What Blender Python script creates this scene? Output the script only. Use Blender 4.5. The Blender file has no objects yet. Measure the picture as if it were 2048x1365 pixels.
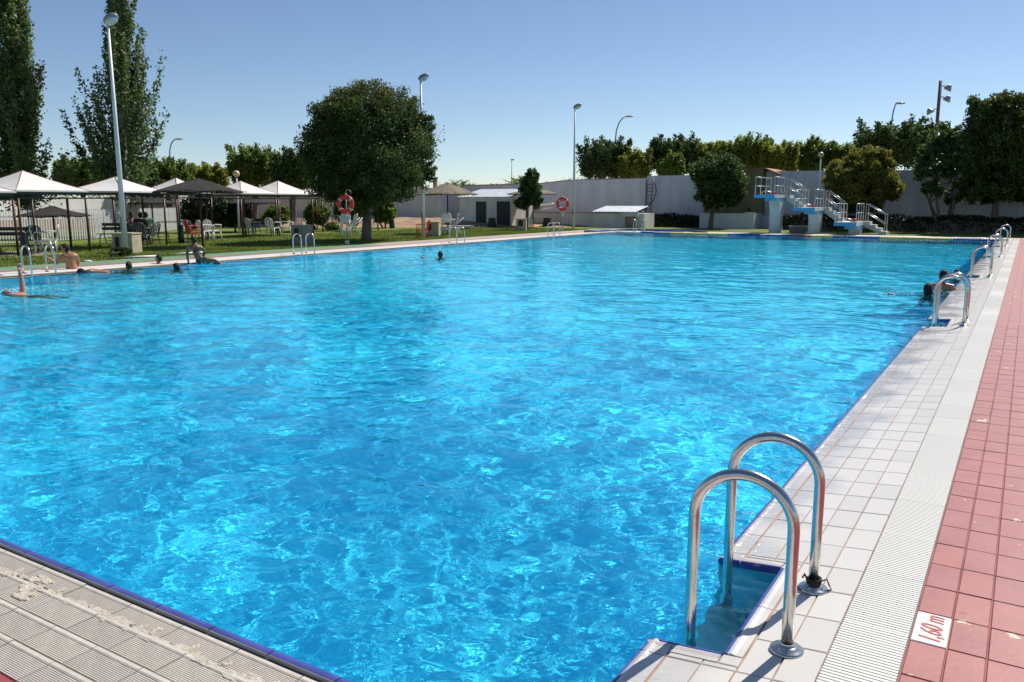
import bpy, bmesh, math, random
import numpy as np
from mathutils import Vector, Matrix
S = bpy.context.scene
COL = S.collection
PI = math.pi
# ---------------------------------------------------------------- camera
CAMH, FPX, PITCH, YAW = 1.6, 1640.0, 0.16862, 0.55728
cam = bpy.data.objects.new('camera', bpy.data.cameras.new('camera'))
COL.objects.link(cam); S.camera = cam
cam.location = (0, 0, CAMH); cam.rotation_euler = (PI/2 - PITCH, 0, YAW)
cam.data.sensor_width = 36; cam.data.lens = FPX/2048*36
cam.data.clip_start = 0.05; cam.data.clip_end = 3000
# ---------------------------------------------------------------- daylight
SUN_EL, SUN_AZ = math.radians(49), math.radians(13)
SUN_POWER, SKY_POWER = 4.8, 0.088
W = bpy.data.worlds.new('World'); S.world = W; W.use_nodes = True
wt = W.node_tree; bg = wt.nodes['Background']
sk = wt.nodes.new('ShaderNodeTexSky'); sk.sky_type = 'NISHITA'; sk.sun_disc = False
sk.sun_elevation = SUN_EL; sk.sun_rotation = SUN_AZ
sk.altitude = 300; sk.air_density = 0.75; sk.dust_density = 0.25; sk.ozone_density = 1.6
hsv = wt.nodes.new('ShaderNodeHueSaturation'); hsv.inputs['Saturation'].default_value = 1.04; wt.links.new(sk.outputs[0], hsv.inputs['Color']); wt.links.new(hsv.outputs[0], bg.inputs[0]); bg.inputs[1].default_value = SKY_POWER
sl = bpy.data.lights.new('sun', 'SUN'); sl.energy = SUN_POWER; sl.angle = math.radians(0.53); sl.color = (1, .95, .87)
so = bpy.data.objects.new('sun', sl); COL.objects.link(so)
SD = Vector((math.sin(SUN_AZ)*math.cos(SUN_EL), math.cos(SUN_AZ)*math.cos(SUN_EL), math.sin(SUN_EL)))
so.rotation_euler = (-SD).to_track_quat('-Z', 'Y').to_euler()
so.location = (5, 20, 30)
sl.cycles.is_caustics_light = True          # lets the waves focus the sun on the pool floor
S.view_settings.view_transform = 'Standard'; S.view_settings.look = 'None'
S.view_settings.exposure = 0.30; S.view_settings.gamma = 1
S.render.engine = 'CYCLES'; S.cycles.use_denoising = True
S.cycles.max_bounces = 8; S.cycles.transparent_max_bounces = 8
S.cycles.sample_clamp_indirect = 6

# ---------------------------------------------------------------- surveying: a sight line from the camera meets a real plane
R_ = cam.rotation_euler.to_matrix()
def sight(px, py): return R_ @ Vector(((px-1024)/FPX, -(py-682.5)/FPX, -1))
def G(px, py, z=0.0):
    d = sight(px, py); t = (z-CAMH)/d.z; return Vector((d.x*t, d.y*t, z))
def atY(px, py, Y):
    d = sight(px, py); t = Y/d.y; return Vector((d.x*t, Y, CAMH+d.z*t))
def dep(p):                                    # depth along the view axis
    f = R_ @ Vector((0, 0, -1)); return (Vector(p)-Vector((0, 0, CAMH))).dot(f)
def ZH(p, py):                                 # height above which a vertical at p reaches row py
    hd = math.hypot(p[0], p[1])
    az = math.atan2(-p[0], p[1]) - YAW
    # forward & vertical in the camera's vertical plane
    c = hd*math.cos(az); k = (682.5-py)/FPX
    # (z*cosP - c*(-sinP)) / (c*cosP - z*sinP) = k  with z measured from the eye
    z = (k*c*math.cos(PITCH) - c*math.sin(PITCH))/(math.cos(PITCH)+k*math.sin(PITCH))
    return CAMH+z
def PXM(p): return dep(p)/FPX                  # metres per photo pixel at p

# ---------------------------------------------------------------- materials
MATS = {}
def _n(t, typ, **kw):
    n = t.nodes.new(typ)
    for k, v in kw.items(): setattr(n, k, v)
    return n
def mat(name, col, rough=.6, metal=0., var=0., vscale=3., bump=0., bscale=20., rnd=0., col2=None, coords='Object', stretch=None, spec=None, detail=4.):
    if name in MATS: return MATS[name]
    m = bpy.data.materials.new(name); m.use_nodes = True; t = m.node_tree; L = t.links
    b = t.nodes['Principled BSDF']; b.inputs['Roughness'].default_value = rough; b.inputs['Metallic'].default_value = metal
    if spec is not None: b.inputs['Specular IOR Level'].default_value = spec
    col = tuple(col)+(1,)
    b.inputs['Base Color'].default_value = col
    if var or bump or col2 or rnd:
        tc = _n(t, 'ShaderNodeTexCoord'); src = tc.outputs[coords]
        if coords == 'World':
            pass
        if stretch:
            mp = _n(t, 'ShaderNodeMapping'); mp.inputs['Scale'].default_value = stretch; L.new(src, mp.inputs[0]); src = mp.outputs[0]
    last = None
    if var or col2:
        nz = _n(t, 'ShaderNodeTexNoise'); nz.inputs['Scale'].default_value = vscale; nz.inputs['Detail'].default_value = detail
        L.new(src, nz.inputs['Vector'])
        rp = _n(t, 'ShaderNodeValToRGB'); L.new(nz.outputs['Fac'], rp.inputs[0])
        c2 = tuple(col2)+(1,) if col2 else tuple(min(1, c*(1+var)) for c in col[:3])+(1,)
        c1 = col if col2 else tuple(c*(1-var) for c in col[:3])+(1,)
        rp.color_ramp.elements[0].position = .35; rp.color_ramp.elements[1].position = .65
        rp.color_ramp.elements[0].color = c1; rp.color_ramp.elements[1].color = c2
        L.new(rp.outputs[0], b.inputs['Base Color']); last = rp.outputs[0]
    if rnd:
        oi = _n(t, 'ShaderNodeObjectInfo'); hs = _n(t, 'ShaderNodeHueSaturation')
        mr = _n(t, 'ShaderNodeMapRange'); mr.inputs['To Min'].default_value = 1-rnd; mr.inputs['To Max'].default_value = 1+rnd
        L.new(oi.outputs['Random'], mr.inputs[0]); L.new(mr.outputs[0], hs.inputs['Value'])
        if last: L.new(last, hs.inputs['Color'])
        else: hs.inputs['Color'].default_value = col
        L.new(hs.outputs[0], b.inputs['Base Color'])
    if bump:
        n2 = _n(t, 'ShaderNodeTexNoise'); n2.inputs['Scale'].default_value = bscale; n2.inputs['Detail'].default_value = 5
        L.new(src, n2.inputs['Vector'])
        bp = _n(t, 'ShaderNodeBump'); bp.inputs['Strength'].default_value = bump; bp.inputs['Distance'].default_value = .02
        L.new(n2.outputs['Fac'], bp.inputs['Height']); L.new(bp.outputs[0], b.inputs['Normal'])
    MATS[name] = m; return m
def leafmat(name, c1, c2, trans=.35, tip=None):
    m = bpy.data.materials.new(name); m.use_nodes = True; t = m.node_tree; L = t.links
    b = t.nodes['Principled BSDF']; b.inputs['Roughness'].default_value = .5; b.inputs['Specular IOR Level'].default_value = .3
    g = _n(t, 'ShaderNodeNewGeometry'); rp = _n(t, 'ShaderNodeValToRGB'); L.new(g.outputs['Random Per Island'], rp.inputs[0])
    rp.color_ramp.elements[0].color = tuple(c1)+(1,); rp.color_ramp.elements[1].color = tuple(c2)+(1,)
    tc = _n(t, 'ShaderNodeTexCoord'); nz = _n(t, 'ShaderNodeTexNoise'); nz.inputs['Scale'].default_value = .9; nz.inputs['Detail'].default_value = 2
    L.new(tc.outputs['Object'], nz.inputs['Vector'])
    mr = _n(t, 'ShaderNodeMapRange'); mr.inputs['From Min'].default_value = .35; mr.inputs['From Max'].default_value = .65
    mr.inputs['To Min'].default_value = .7; mr.inputs['To Max'].default_value = 1.35; L.new(nz.outputs['Fac'], mr.inputs[0])
    hs = _n(t, 'ShaderNodeHueSaturation'); L.new(rp.outputs[0], hs.inputs['Color']); L.new(mr.outputs[0], hs.inputs['Value'])
    L.new(hs.outputs[0], b.inputs['Base Color'])
    tr = _n(t, 'ShaderNodeBsdfTranslucent'); L.new(hs.outputs[0], tr.inputs[0])
    mx = _n(t, 'ShaderNodeMixShader'); mx.inputs[0].default_value = trans
    L.new(b.outputs[0], mx.inputs[1]); L.new(tr.outputs[0], mx.inputs[2]); L.new(mx.outputs[0], t.nodes['Material Output'].inputs[0])
    return m

# ---------------------------------------------------------------- object helpers
def link(name, me, parent=None, loc=None, rz=None):
    o = bpy.data.objects.new(name, me); COL.objects.link(o)
    if parent: o.parent = parent
    if loc is not None: o.location = loc
    if rz is not None: o.rotation_euler = (0, 0, rz)
    return o
def tag(o, label=None, cat=None, group=None, kind=None):
    if label: o['label'] = label
    if cat: o['category'] = cat
    if group: o['group'] = group
    if kind: o['kind'] = kind
    return o
def thing(name, loc, label, cat, rz=0, group=None):
    o = bpy.data.objects.new(name, None); COL.objects.link(o); o.empty_display_size = .2
    o.location = loc; o.rotation_euler = (0, 0, rz); return tag(o, label, cat, group)
def copy_tree(o, parent=None):
    c = o.copy(); COL.objects.link(c)
    if parent: c.parent = parent
    for ch in list(o.children): copy_tree(ch, c)
    return c
def from_np(name, v, q, material, smooth=False):
    me = bpy.data.meshes.new(name); v = np.asarray(v, np.float32); q = np.asarray(q, np.int32)
    me.vertices.add(len(v)); me.vertices.foreach_set('co', v.ravel())
    k = q.shape[1]
    me.loops.add(q.size); me.loops.foreach_set('vertex_index', q.ravel())
    me.polygons.add(len(q)); me.polygons.foreach_set('loop_start', np.arange(len(q), dtype=np.int32)*k)
    me.polygons.foreach_set('loop_total', np.full(len(q), k, np.int32))
    if smooth: me.polygons.foreach_set('use_smooth', np.ones(len(q), bool))
    me.update(); me.validate()
    if material: me.materials.append(material)
    return me
class MB:
    """collects simple solids into one mesh"""
    def __init__(s): s.v = []; s.f = []; s.sm = []
    def add(s, vs, fs, sm=False):
        o = len(s.v); s.v += [tuple(v) for v in vs]; s.f += [tuple(i+o for i in f) for f in fs]; s.sm += [sm]*len(fs); return s
    def box(s, x0, x1, y0, y1, z0, z1, rot=0, c=None):
        vs = [(x, y, z) for z in (z0, z1) for y in (y0, y1) for x in (x0, x1)]
        if rot:
            cx, cy = c if c else ((x0+x1)/2, (y0+y1)/2); ca, sa = math.cos(rot), math.sin(rot)
            vs = [(cx+(x-cx)*ca-(y-cy)*sa, cy+(x-cx)*sa+(y-cy)*ca, z) for x, y, z in vs]
        return s.add(vs, [(0, 2, 3, 1), (4, 5, 7, 6), (0, 1, 5, 4), (2, 6, 7, 3), (0, 4, 6, 2), (1, 3, 7, 5)])
    def hexa(s, vs): return s.add(vs, [(0, 2, 3, 1), (4, 5, 7, 6), (0, 1, 5, 4), (2, 6, 7, 3), (0, 4, 6, 2), (1, 3, 7, 5)])
    def tube(s, pts, r, n=10, cap=True, up=None):
        pts = [Vector(p) for p in pts]; rs = r if isinstance(r, (list, tuple)) else [r]*len(pts)
        vs = []; N = None
        for i, p in enumerate(pts):
            t = (pts[min(i+1, len(pts)-1)]-pts[max(i-1, 0)]).normalized()
            if N is None:
                N = t.orthogonal().normalized()
            else:
                N = (N - t*N.dot(t)); N = N.normalized() if N.length > 1e-6 else t.orthogonal().normalized()
            B = t.cross(N)
            for k in range(n):
                a = 2*PI*k/n; vs.append(p+(N*math.cos(a)+B*math.sin(a))*rs[i])
        fs = [(i*n+k, i*n+(k+1) % n, (i+1)*n+(k+1) % n, (i+1)*n+k) for i in range(len(pts)-1) for k in range(n)]
        o = len(s.v); s.add(vs, fs, True)
        if cap:
            s.f += [tuple(o+k for k in reversed(range(n))), tuple(o+(len(pts)-1)*n+k for k in range(n))]; s.sm += [False, False]
        return s
    def lathe(s, prof, n=16, c=(0, 0, 0), axis='z', smooth=True, arc=2*PI):
        vs = []
        for r, h in prof:
            for k in range(n):
                a = 2*PI*k/n; x, y = r*math.cos(a), r*math.sin(a)
                p = (x, y, h) if axis == 'z' else ((h, x, y) if axis == 'x' else (y, h, x))
                vs.append((p[0]+c[0], p[1]+c[1], p[2]+c[2]))
        m = len(prof)
        fs = [(i*n+k, i*n+(k+1) % n, (i+1)*n+(k+1) % n, (i+1)*n+k) for i in range(m-1) for k in range(n)]
        return s.add(vs, fs, smooth)
    def ell(s, c, r, n=12, m=8, rot=None):
        vs = []
        for i in range(m+1):
            t = PI*i/m
            for k in range(n):
                a = 2*PI*k/n; v = Vector((r[0]*math.sin(t)*math.cos(a), r[1]*math.sin(t)*math.sin(a), r[2]*math.cos(t)))
                if rot: v = rot @ v
                vs.append(v+Vector(c))
        return s.add(vs, [(i*n+k, (i+1)*n+k, (i+1)*n+(k+1) % n, i*n+(k+1) % n) for i in range(m) for k in range(n)], True)
    def prism(s, poly, a, b, plane='xy'):
        """polygon (ccw) extruded from a to b along the third axis"""
        n = len(poly); g = {'xy': lambda p, h: (p[0], p[1], h), 'xz': lambda p, h: (p[0], h, p[1]), 'yz': lambda p, h: (h, p[0], p[1])}[plane]
        vs = [g(p, a) for p in poly]+[g(p, b) for p in poly]
        return s.add(vs, [tuple(range(n)), tuple(range(2*n-1, n-1, -1))]+[(i, (i+1) % n, n+(i+1) % n, n+i) for i in range(n)])
    def mesh(s, name, m, bevel=0):
        me = bpy.data.meshes.new(name); me.from_pydata([tuple(v) for v in s.v], [], s.f)
        me.polygons.foreach_set('use_smooth', s.sm); 
        bm = bmesh.new(); bm.from_mesh(me); bmesh.ops.remove_doubles(bm, verts=bm.verts, dist=1e-5) if len(s.v) < 20000 else None
        bmesh.ops.dissolve_degenerate(bm, edges=bm.edges, dist=1e-6)
        bmesh.ops.recalc_face_normals(bm, faces=bm.faces)
        if bevel: bmesh.ops.bevel(bm, geom=[e for e in bm.edges if len(e.link_faces) == 2 and e.calc_face_angle(0) > .6], offset=bevel, segments=2, affect='EDGES', profile=.6)
        bm.to_mesh(me); bm.free()
        if m: me.materials.append(m)
        return me
    def build(s, name, m, parent=None, loc=None, rz=None, bevel=0): return link(name, s.mesh(name, m, bevel), parent, loc, rz)
def struct(name, mb, m, parent=None, **k):
    o = mb.build(name, m, parent, **k)
    if not parent: o['kind'] = 'structure'
    return o
def sheet(x0, x1, y0, y1, z): return MB().add([(x0, y0, z), (x1, y0, z), (x1, y1, z), (x0, y1, z)], [(0, 1, 2, 3)])
# ================================================================ the pool
EX, WX, SY, NY = -1.09, -18.9, 1.855, 41.6      # pool edges
EDGE_Z, WATER_Z, GX, GX2 = -.05, -.062, -.475, -.238   # lip of the wet edge, water level, grating west / east side
NOTCH = [(2.75, 3.58), (12.07, 12.89), (20.3, 21.1), (28.0, 28.8), (34.9, 35.7), (40.55, 41.3)]
NXE = -.805
def wz(x): return EDGE_Z*(GX-x)/(GX-EX)         # the white tiles fall gently towards the water

# --- materials of the pool
def basin_material():
    m = bpy.data.materials.new('pool_paint'); m.use_nodes = True; t = m.node_tree; L = t.links
    b = t.nodes['Principled BSDF']; b.inputs['Roughness'].default_value = .55
    g = _n(t, 'ShaderNodeNewGeometry')
    nz = _n(t, 'ShaderNodeTexNoise'); nz.inputs['Scale'].default_value = .35; nz.inputs['Detail'].default_value = 3; L.new(g.outputs['Position'], nz.inputs['Vector'])
    rp = _n(t, 'ShaderNodeValToRGB'); rp.color_ramp.elements[0].position = .3; rp.color_ramp.elements[1].position = .7
    rp.color_ramp.elements[0].color = (.10, .72, .99, 1); rp.color_ramp.elements[1].color = (.11, .77, .99, 1)
    L.new(nz.outputs['Fac'], rp.inputs[0]); L.new(rp.outputs[0], b.inputs['Base Color']); return m
M_BASIN = basin_material()
M_NOTCH = mat('notch_tile', (.24, .55, .62), .5, var=.12, vscale=9)
basin = MB()
FZ = -1.72
basin.add([(WX, SY, FZ), (EX, SY, FZ), (EX, NY, FZ-.6), (WX, NY, FZ-.6)], [(0, 1, 2, 3)])
basin.add([(WX, SY, FZ), (WX, NY, FZ-.6), (WX, NY, -.06), (WX, SY, -.06)], [(0, 1, 2, 3)])
basin.add([(WX, NY, FZ-.6), (EX, NY, FZ-.6), (EX, NY, -.06), (WX, NY, -.06)], [(0, 1, 2, 3)])
basin.add([(WX, SY, FZ), (EX, SY, FZ), (EX, SY, .0), (WX, SY, .0)], [(0, 1, 2, 3)])
ys = [SY]+[v for n in NOTCH for v in n]+[NY]
def fz(y): return FZ-.6*(y-SY)/(NY-SY)
for a, b_ in zip(ys[::2], ys[1::2]):
    basin.add([(EX, a, fz(a)), (EX, b_, fz(b_)), (EX, b_, -.066), (EX, a, -.066)], [(0, 1, 2, 3)])
for a, b_ in NOTCH:                                # wall below each ladder recess
    basin.add([(EX, a, fz(a)), (EX, b_, fz(b_)), (EX, b_, -1.25), (EX, a, -1.25)], [(0, 1, 2, 3)])
pool_basin = struct('pool_basin', basin, M_BASIN)
nm = MB()
for a, b_ in NOTCH:
    nm.add([(EX, a, -1.25), (NXE, a, -1.25), (NXE, a, -.05), (EX, a, -.068)], [(0, 1, 2, 3)])
    nm.add([(EX, b_, -1.25), (NXE, b_, -1.25), (NXE, b_, -.05), (EX, b_, -.068)], [(0, 1, 2, 3)])
    nm.add([(NXE, a, -1.25), (NXE, b_, -1.25), (NXE, b_, -.05), (NXE, a, -.05)], [(0, 1, 2, 3)])
    nm.add([(EX, a, -1.25), (NXE, a, -1.25), (NXE, b_, -1.25), (EX, b_, -1.25)], [(0, 1, 2, 3)])
    for k in range(3): nm.box(-.93, NXE+.01, a-.01, b_+.01, -.42-.32*k, -.38-.32*k)
notch_lining = nm.build('ladder_recess', M_NOTCH, pool_basin)
pool_basin.cycles.is_caustics_receiver = True; notch_lining.cycles.is_caustics_receiver = True

# --- water: a real wavy surface that refracts
def water_material():
    m = bpy.data.materials.new('pool_water'); m.use_nodes = True; t = m.node_tree
    t.nodes.remove(t.nodes['Principled BSDF'])
    g = _n(t, 'ShaderNodeBsdfGlass'); g.inputs['IOR'].default_value = 1.33; g.inputs['Roughness'].default_value = 0
    g.inputs['Color'].default_value = (.62, .985, 1, 1)
    ge = _n(t, 'ShaderNodeNewGeometry'); nz = _n(t, 'ShaderNodeTexNoise'); nz.inputs['Scale'].default_value = 9; nz.inputs['Detail'].default_value = 3; nz.inputs['Distortion'].default_value = .6
    t.links.new(ge.outputs['Position'], nz.inputs['Vector']); bp = _n(t, 'ShaderNodeBump'); bp.inputs['Strength'].default_value = 1; bp.inputs['Distance'].default_value = .0042
    t.links.new(nz.outputs['Fac'], bp.inputs['Height']); t.links.new(bp.outputs[0], g.inputs['Normal'])
    t.links.new(g.outputs[0], t.nodes['Material Output'].inputs[0]); return m
rng = np.random.RandomState(7)
waves = []
for k in range(120):
    Lw = .065*(1.5/.065)**rng.rand()
    a = 2*PI*rng.rand() if rng.rand() < .45 else rng.normal(math.radians(262), .55)
    waves.append((2*PI/Lw*math.cos(a), 2*PI/Lw*math.sin(a), rng.rand()*6.28, Lw*.0020*(.5+rng.rand())*(.95 if Lw < .14 else 1.05 if Lw < .32 else .50)))
def wave_height(X, Y):
    Z = X*0
    wx = X+.22*np.sin(Y*1.3+.4*X)+.10*np.sin(3.1*Y-1.2*X); wy = Y+.20*np.sin(X*1.1-.5*Y)+.09*np.sin(2.7*X+1.9*Y)
    am = .78+.10*np.sin(.9*X+.35*Y+.6*np.sin(.6*Y))*np.sin(.55*Y-.3*X)
    for kx, ky, p, A in waves: Z += A*np.sin(kx*wx+ky*wy+p)
    return Z*am
xs = [-.78]
while xs[-1] > WX: xs.append(xs[-1]-.0135-.0011*max(0, -xs[-1]-3))
xs[-1] = WX+.001; xs = np.array(xs[::-1]); yl = [SY-.02]
while yl[-1] < NY: yl.append(yl[-1]+.016+.0030*yl[-1])
yl[-1] = NY-.001
XX, YY = np.meshgrid(xs, np.array(yl)); ZZ = wave_height(XX, YY)
ZZ += .0030*np.clip((XX+1.15)/.1, 0, 1)*(np.sin(62*XX+31*YY+2*np.sin(17*YY))+np.sin(-38*XX+58*YY+2*np.sin(21*XX))+np.sin(90*YY+20*XX))/1.5
ZZ *= np.clip((-0.78-XX)/.3+1, 1, 1)*np.clip(.5+.5*(YY-SY)/.3, .5, 1)
n_, m_ = XX.shape; i_ = np.arange((n_-1)*(m_-1)); r_ = i_//(m_-1); c_ = i_ % (m_-1); a_ = r_*m_+c_
wme = from_np('pool_water', np.stack([XX, YY, ZZ+WATER_Z], -1).reshape(-1, 3), np.stack([a_, a_+1, a_+m_+1, a_+m_], -1), water_material(), True)
water = link('pool_water', wme); tag(water, kind='structure'); water.cycles.is_caustics_caster = True

# --- wet white tile: gloss and thin water film where the waves run over
def tile_material(name, col, dry, wetamt, rnd=.05, stain=(.62, .52, .42), west=False):
    m = bpy.data.materials.new(name); m.use_nodes = True; t = m.node_tree; L = t.links
    b = t.nodes['Principled BSDF']; g = _n(t, 'ShaderNodeNewGeometry'); sx = _n(t, 'ShaderNodeSeparateXYZ'); L.new(g.outputs['Position'], sx.inputs[0])
    nz = _n(t, 'ShaderNodeTexNoise'); nz.inputs['Scale'].default_value = 2.2; nz.inputs['Detail'].default_value = 5; L.new(g.outputs['Position'], nz.inputs['Vector'])
    ad = _n(t, 'ShaderNodeMath', operation='MULTIPLY_ADD'); ad.inputs[1].default_value = 1.1; L.new(nz.outputs['Fac'], ad.inputs[0]); L.new(sx.outputs[0], ad.inputs[2])
    mr = _n(t, 'ShaderNodeMapRange'); mr.inputs['From Min'].default_value = -.50; mr.inputs['From Max'].default_value = -.22
    mr.inputs['To Min'].default_value = wetamt; mr.inputs['To Max'].default_value = 0; L.new(ad.outputs[0], mr.inputs[0])
    oi = _n(t, 'ShaderNodeObjectInfo'); hv = _n(t, 'ShaderNodeMapRange'); hv.inputs['To Min'].default_value = 1-rnd; hv.inputs['To Max'].default_value = 1+rnd; L.new(oi.outputs['Random'], hv.inputs[0])
    n3 = _n(t, 'ShaderNodeTexNoise'); n3.inputs['Scale'].default_value = 7; n3.inputs['Detail'].default_value = 8; n3.inputs['Roughness'].default_value = .7; L.new(g.outputs['Position'], n3.inputs['Vector'])
    r3 = _n(t, 'ShaderNodeValToRGB'); r3.color_ramp.elements[0].position = .60; r3.color_ramp.elements[1].position = .78
    r3.color_ramp.elements[0].color = (0, 0, 0, 1); r3.color_ramp.elements[1].color = (.35, .35, .35, 1); L.new(n3.outputs['Fac'], r3.inputs[0])
    mc = _n(t, 'ShaderNodeMix', data_type='RGBA'); mc.inputs['A'].default_value = tuple(col)+(1,); mc.inputs['B'].default_value = tuple(stain)+(1,); L.new(r3.outputs[0], mc.inputs['Factor'])
    hs = _n(t, 'ShaderNodeHueSaturation'); L.new(mc.outputs['Result'], hs.inputs['Color']); L.new(hv.outputs[0], hs.inputs['Value'])
    mw = _n(t, 'ShaderNodeMix', data_type='RGBA'); mw.inputs['B'].default_value = tuple(c*.87 for c in col)+(1,); L.new(hs.outputs[0], mw.inputs['A']); L.new(mr.outputs[0], mw.inputs['Factor'])
    L.new(mw.outputs['Result'], b.inputs['Base Color'])
    rr = _n(t, 'ShaderNodeMapRange'); rr.inputs['To Min'].default_value = dry; rr.inputs['To Max'].default_value = .25; L.new(mr.outputs[0], rr.inputs[0]); L.new(rr.outputs[0], b.inputs['Roughness'])
    n4 = _n(t, 'ShaderNodeTexNoise'); n4.inputs['Scale'].default_value = 34; n4.inputs['Detail'].default_value = 3; L.new(g.outputs['Position'], n4.inputs['Vector'])
    n5 = _n(t, 'ShaderNodeTexNoise'); n5.inputs['Scale'].default_value = 11; n5.inputs['Detail'].default_value = 2; L.new(g.outputs['Position'], n5.inputs['Vector'])
    mm = _n(t, 'ShaderNodeMath', operation='MULTIPLY'); L.new(n4.outputs['Fac'], mm.inputs[0]); L.new(n5.outputs['Fac'], mm.inputs[1])
    st = _n(t, 'ShaderNodeMath', operation='MULTIPLY_ADD'); L.new(mr.outputs[0], st.inputs[0]); st.inputs[1].default_value = 1.2; st.inputs[2].default_value = .06
    bp = _n(t, 'ShaderNodeBump'); bp.inputs['Distance'].default_value = .02; L.new(st.outputs[0], bp.inputs['Strength']); L.new(mm.outputs[0], bp.inputs['Height'])
    L.new(bp.outputs[0], b.inputs['Coat Normal']); L.new(mr.outputs[0], b.inputs['Coat Weight']); b.inputs['Coat Roughness'].default_value = .09
    b2 = _n(t, 'ShaderNodeBump'); b2.inputs['Distance'].default_value = .004; b2.inputs['Strength'].default_value = .15; L.new(n3.outputs['Fac'], b2.inputs['Height']); L.new(b2.outputs[0], b.inputs['Normal']); return m
M_WHITE = tile_material('white_tile', (.60, .57, .53), .30, 1.0)
M_BLUE = mat('blue_glaze', (.055, .07, .27), .18, var=.15, vscale=8)
M_GROUT = mat('brown_grout', (.36, .23, .17), .8, var=.25, vscale=12)
M_GRATE = mat('white_grating', (.63, .62, .58), .45, rnd=.03)
M_GUT = mat('gutter_channel', (.22, .22, .21), .7)
def red_material():
    m = bpy.data.materials.new('red_painted_tile'); m.use_nodes = True; t = m.node_tree; L = t.links
    b = t.nodes['Principled BSDF']; g = _n(t, 'ShaderNodeNewGeometry'); oi = _n(t, 'ShaderNodeObjectInfo')
    n1 = _n(t, 'ShaderNodeTexNoise'); n1.inputs['Scale'].default_value = 6; n1.inputs['Detail'].default_value = 6; L.new(g.outputs['Position'], n1.inputs['Vector'])
    r1 = _n(t, 'ShaderNodeValToRGB'); r1.color_ramp.elements[0].position = .3; r1.color_ramp.elements[1].position = .72
    r1.color_ramp.elements[0].color = (.26, .05, .045, 1); r1.color_ramp.elements[1].color = (.32, .082, .072, 1); L.new(n1.outputs['Fac'], r1.inputs[0])
    n2 = _n(t, 'ShaderNodeTexNoise'); n2.inputs['Scale'].default_value = 4.6; n2.inputs['Detail'].default_value = 7; n2.inputs['Roughness'].default_value = .62; L.new(g.outputs['Position'], n2.inputs['Vector'])
    r2 = _n(t, 'ShaderNodeValToRGB'); r2.color_ramp.interpolation = 'CONSTANT'; r2.color_ramp.elements[0].position = 0; r2.color_ramp.elements[1].position = .665
    r2.color_ramp.elements[0].color = (0, 0, 0, 1); r2.color_ramp.elements[1].color = (1, 1, 1, 1); L.new(n2.outputs['Fac'], r2.inputs[0])
    n6 = _n(t, 'ShaderNodeTexNoise'); n6.inputs['Scale'].default_value = 9; n6.inputs['Detail'].default_value = 6; L.new(g.outputs['Position'], n6.inputs['Vector'])
    r6 = _n(t, 'ShaderNodeValToRGB'); r6.color_ramp.interpolation = 'CONSTANT'; r6.color_ramp.elements[0].position = 0; r6.color_ramp.elements[1].position = .71
    r6.color_ramp.elements[0].color = (0, 0, 0, 1); r6.color_ramp.elements[1].color = (1, 1, 1, 1); L.new(n6.outputs['Fac'], r6.inputs[0])
    hv = _n(t, 'ShaderNodeMapRange'); hv.inputs['To Min'].default_value = .94; hv.inputs['To Max'].default_value = 1.06; L.new(oi.outputs['Random'], hv.inputs[0])
    hs = _n(t, 'ShaderNodeHueSaturation'); L.new(r1.outputs[0], hs.inputs['Color']); L.new(hv.outputs[0], hs.inputs['Value'])
    mc = _n(t, 'ShaderNodeMix', data_type='RGBA'); L.new(r2.outputs[0], mc.inputs['Factor']); L.new(hs.outputs[0], mc.inputs['A']); mc.inputs['B'].default_value = (.56, .47, .31, 1)
    md = _n(t, 'ShaderNodeMix', data_type='RGBA'); L.new(r6.outputs[0], md.inputs['Factor']); L.new(mc.outputs['Result'], md.inputs['A']); md.inputs['B'].default_value = (.25, .02, .025, 1)
    L.new(md.outputs['Result'], b.inputs['Base Color']); b.inputs['Roughness'].default_value = .48
    n3 = _n(t, 'ShaderNodeTexNoise'); n3.inputs['Scale'].default_value = 40; n3.inputs['Detail'].default_value = 6; L.new(g.outputs['Position'], n3.inputs['Vector'])
    bp = _n(t, 'ShaderNodeBump'); bp.inputs['Strength'].default_value = .15; bp.inputs['Distance'].default_value = .004; L.new(n3.outputs['Fac'], bp.inputs['Height']); L.new(bp.outputs[0], b.inputs['Normal'])
    return m
M_RED = red_material()
M_REDG = mat('red_grout', (.23, .055, .048), .7, var=.4, vscale=5, coords='Object')

# --- tiles: each a piece of its own
TM = {}
def tile_mesh(w, l, m, h=.016, ch=.0022):
    k = (round(w, 3), round(l, 3), m.name)
    if k in TM: return TM[k]
    a, b_ = w/2, l/2; mb = MB()
    lo = [(-a, -b_, -h), (a, -b_, -h), (a, b_, -h), (-a, b_, -h)]; mi = [(x, y, -ch) for x, y, z in lo]
    tp = [((x/abs(x))*(a-ch*1.2), (y/abs(y))*(b_-ch*1.2), 0) for x, y, z in lo]
    mb.add(lo+mi+tp, [(0, 1, 5, 4), (1, 2, 6, 5), (2, 3, 7, 6), (3, 0, 4, 7), (4, 5, 9, 8), (5, 6, 10, 9), (6, 7, 11, 10), (7, 4, 8, 11), (8, 9, 10, 11)])
    TM[k] = mb.mesh('tile', m); return TM[k]
R = random.Random(5)
J = .0055
def put_tile(x0, x1, y0, y1, m, parent, slope=True, name='tile', jit=1.):
    w, l = x1-x0-J, y1-y0-J
    if w < .01 or l < .015: return None
    cx, cy = (x0+x1)/2, (y0+y1)/2
    o = link(name, tile_mesh(w, l, m), parent, (cx+R.uniform(-.0006, .0006), cy+R.uniform(-.0008, .0008), (wz(cx) if slope else 0)+R.uniform(-.0006, .0012)*jit))
    o.rotation_euler = ((R.uniform(-.003, .003))*jit, (-math.atan(-EDGE_Z/(GX-EX)) if slope else 0)+R.uniform(-.003, .003)*jit, R.uniform(-.002, .002))
    return o
P0, PR = 2.905, .2575
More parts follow.
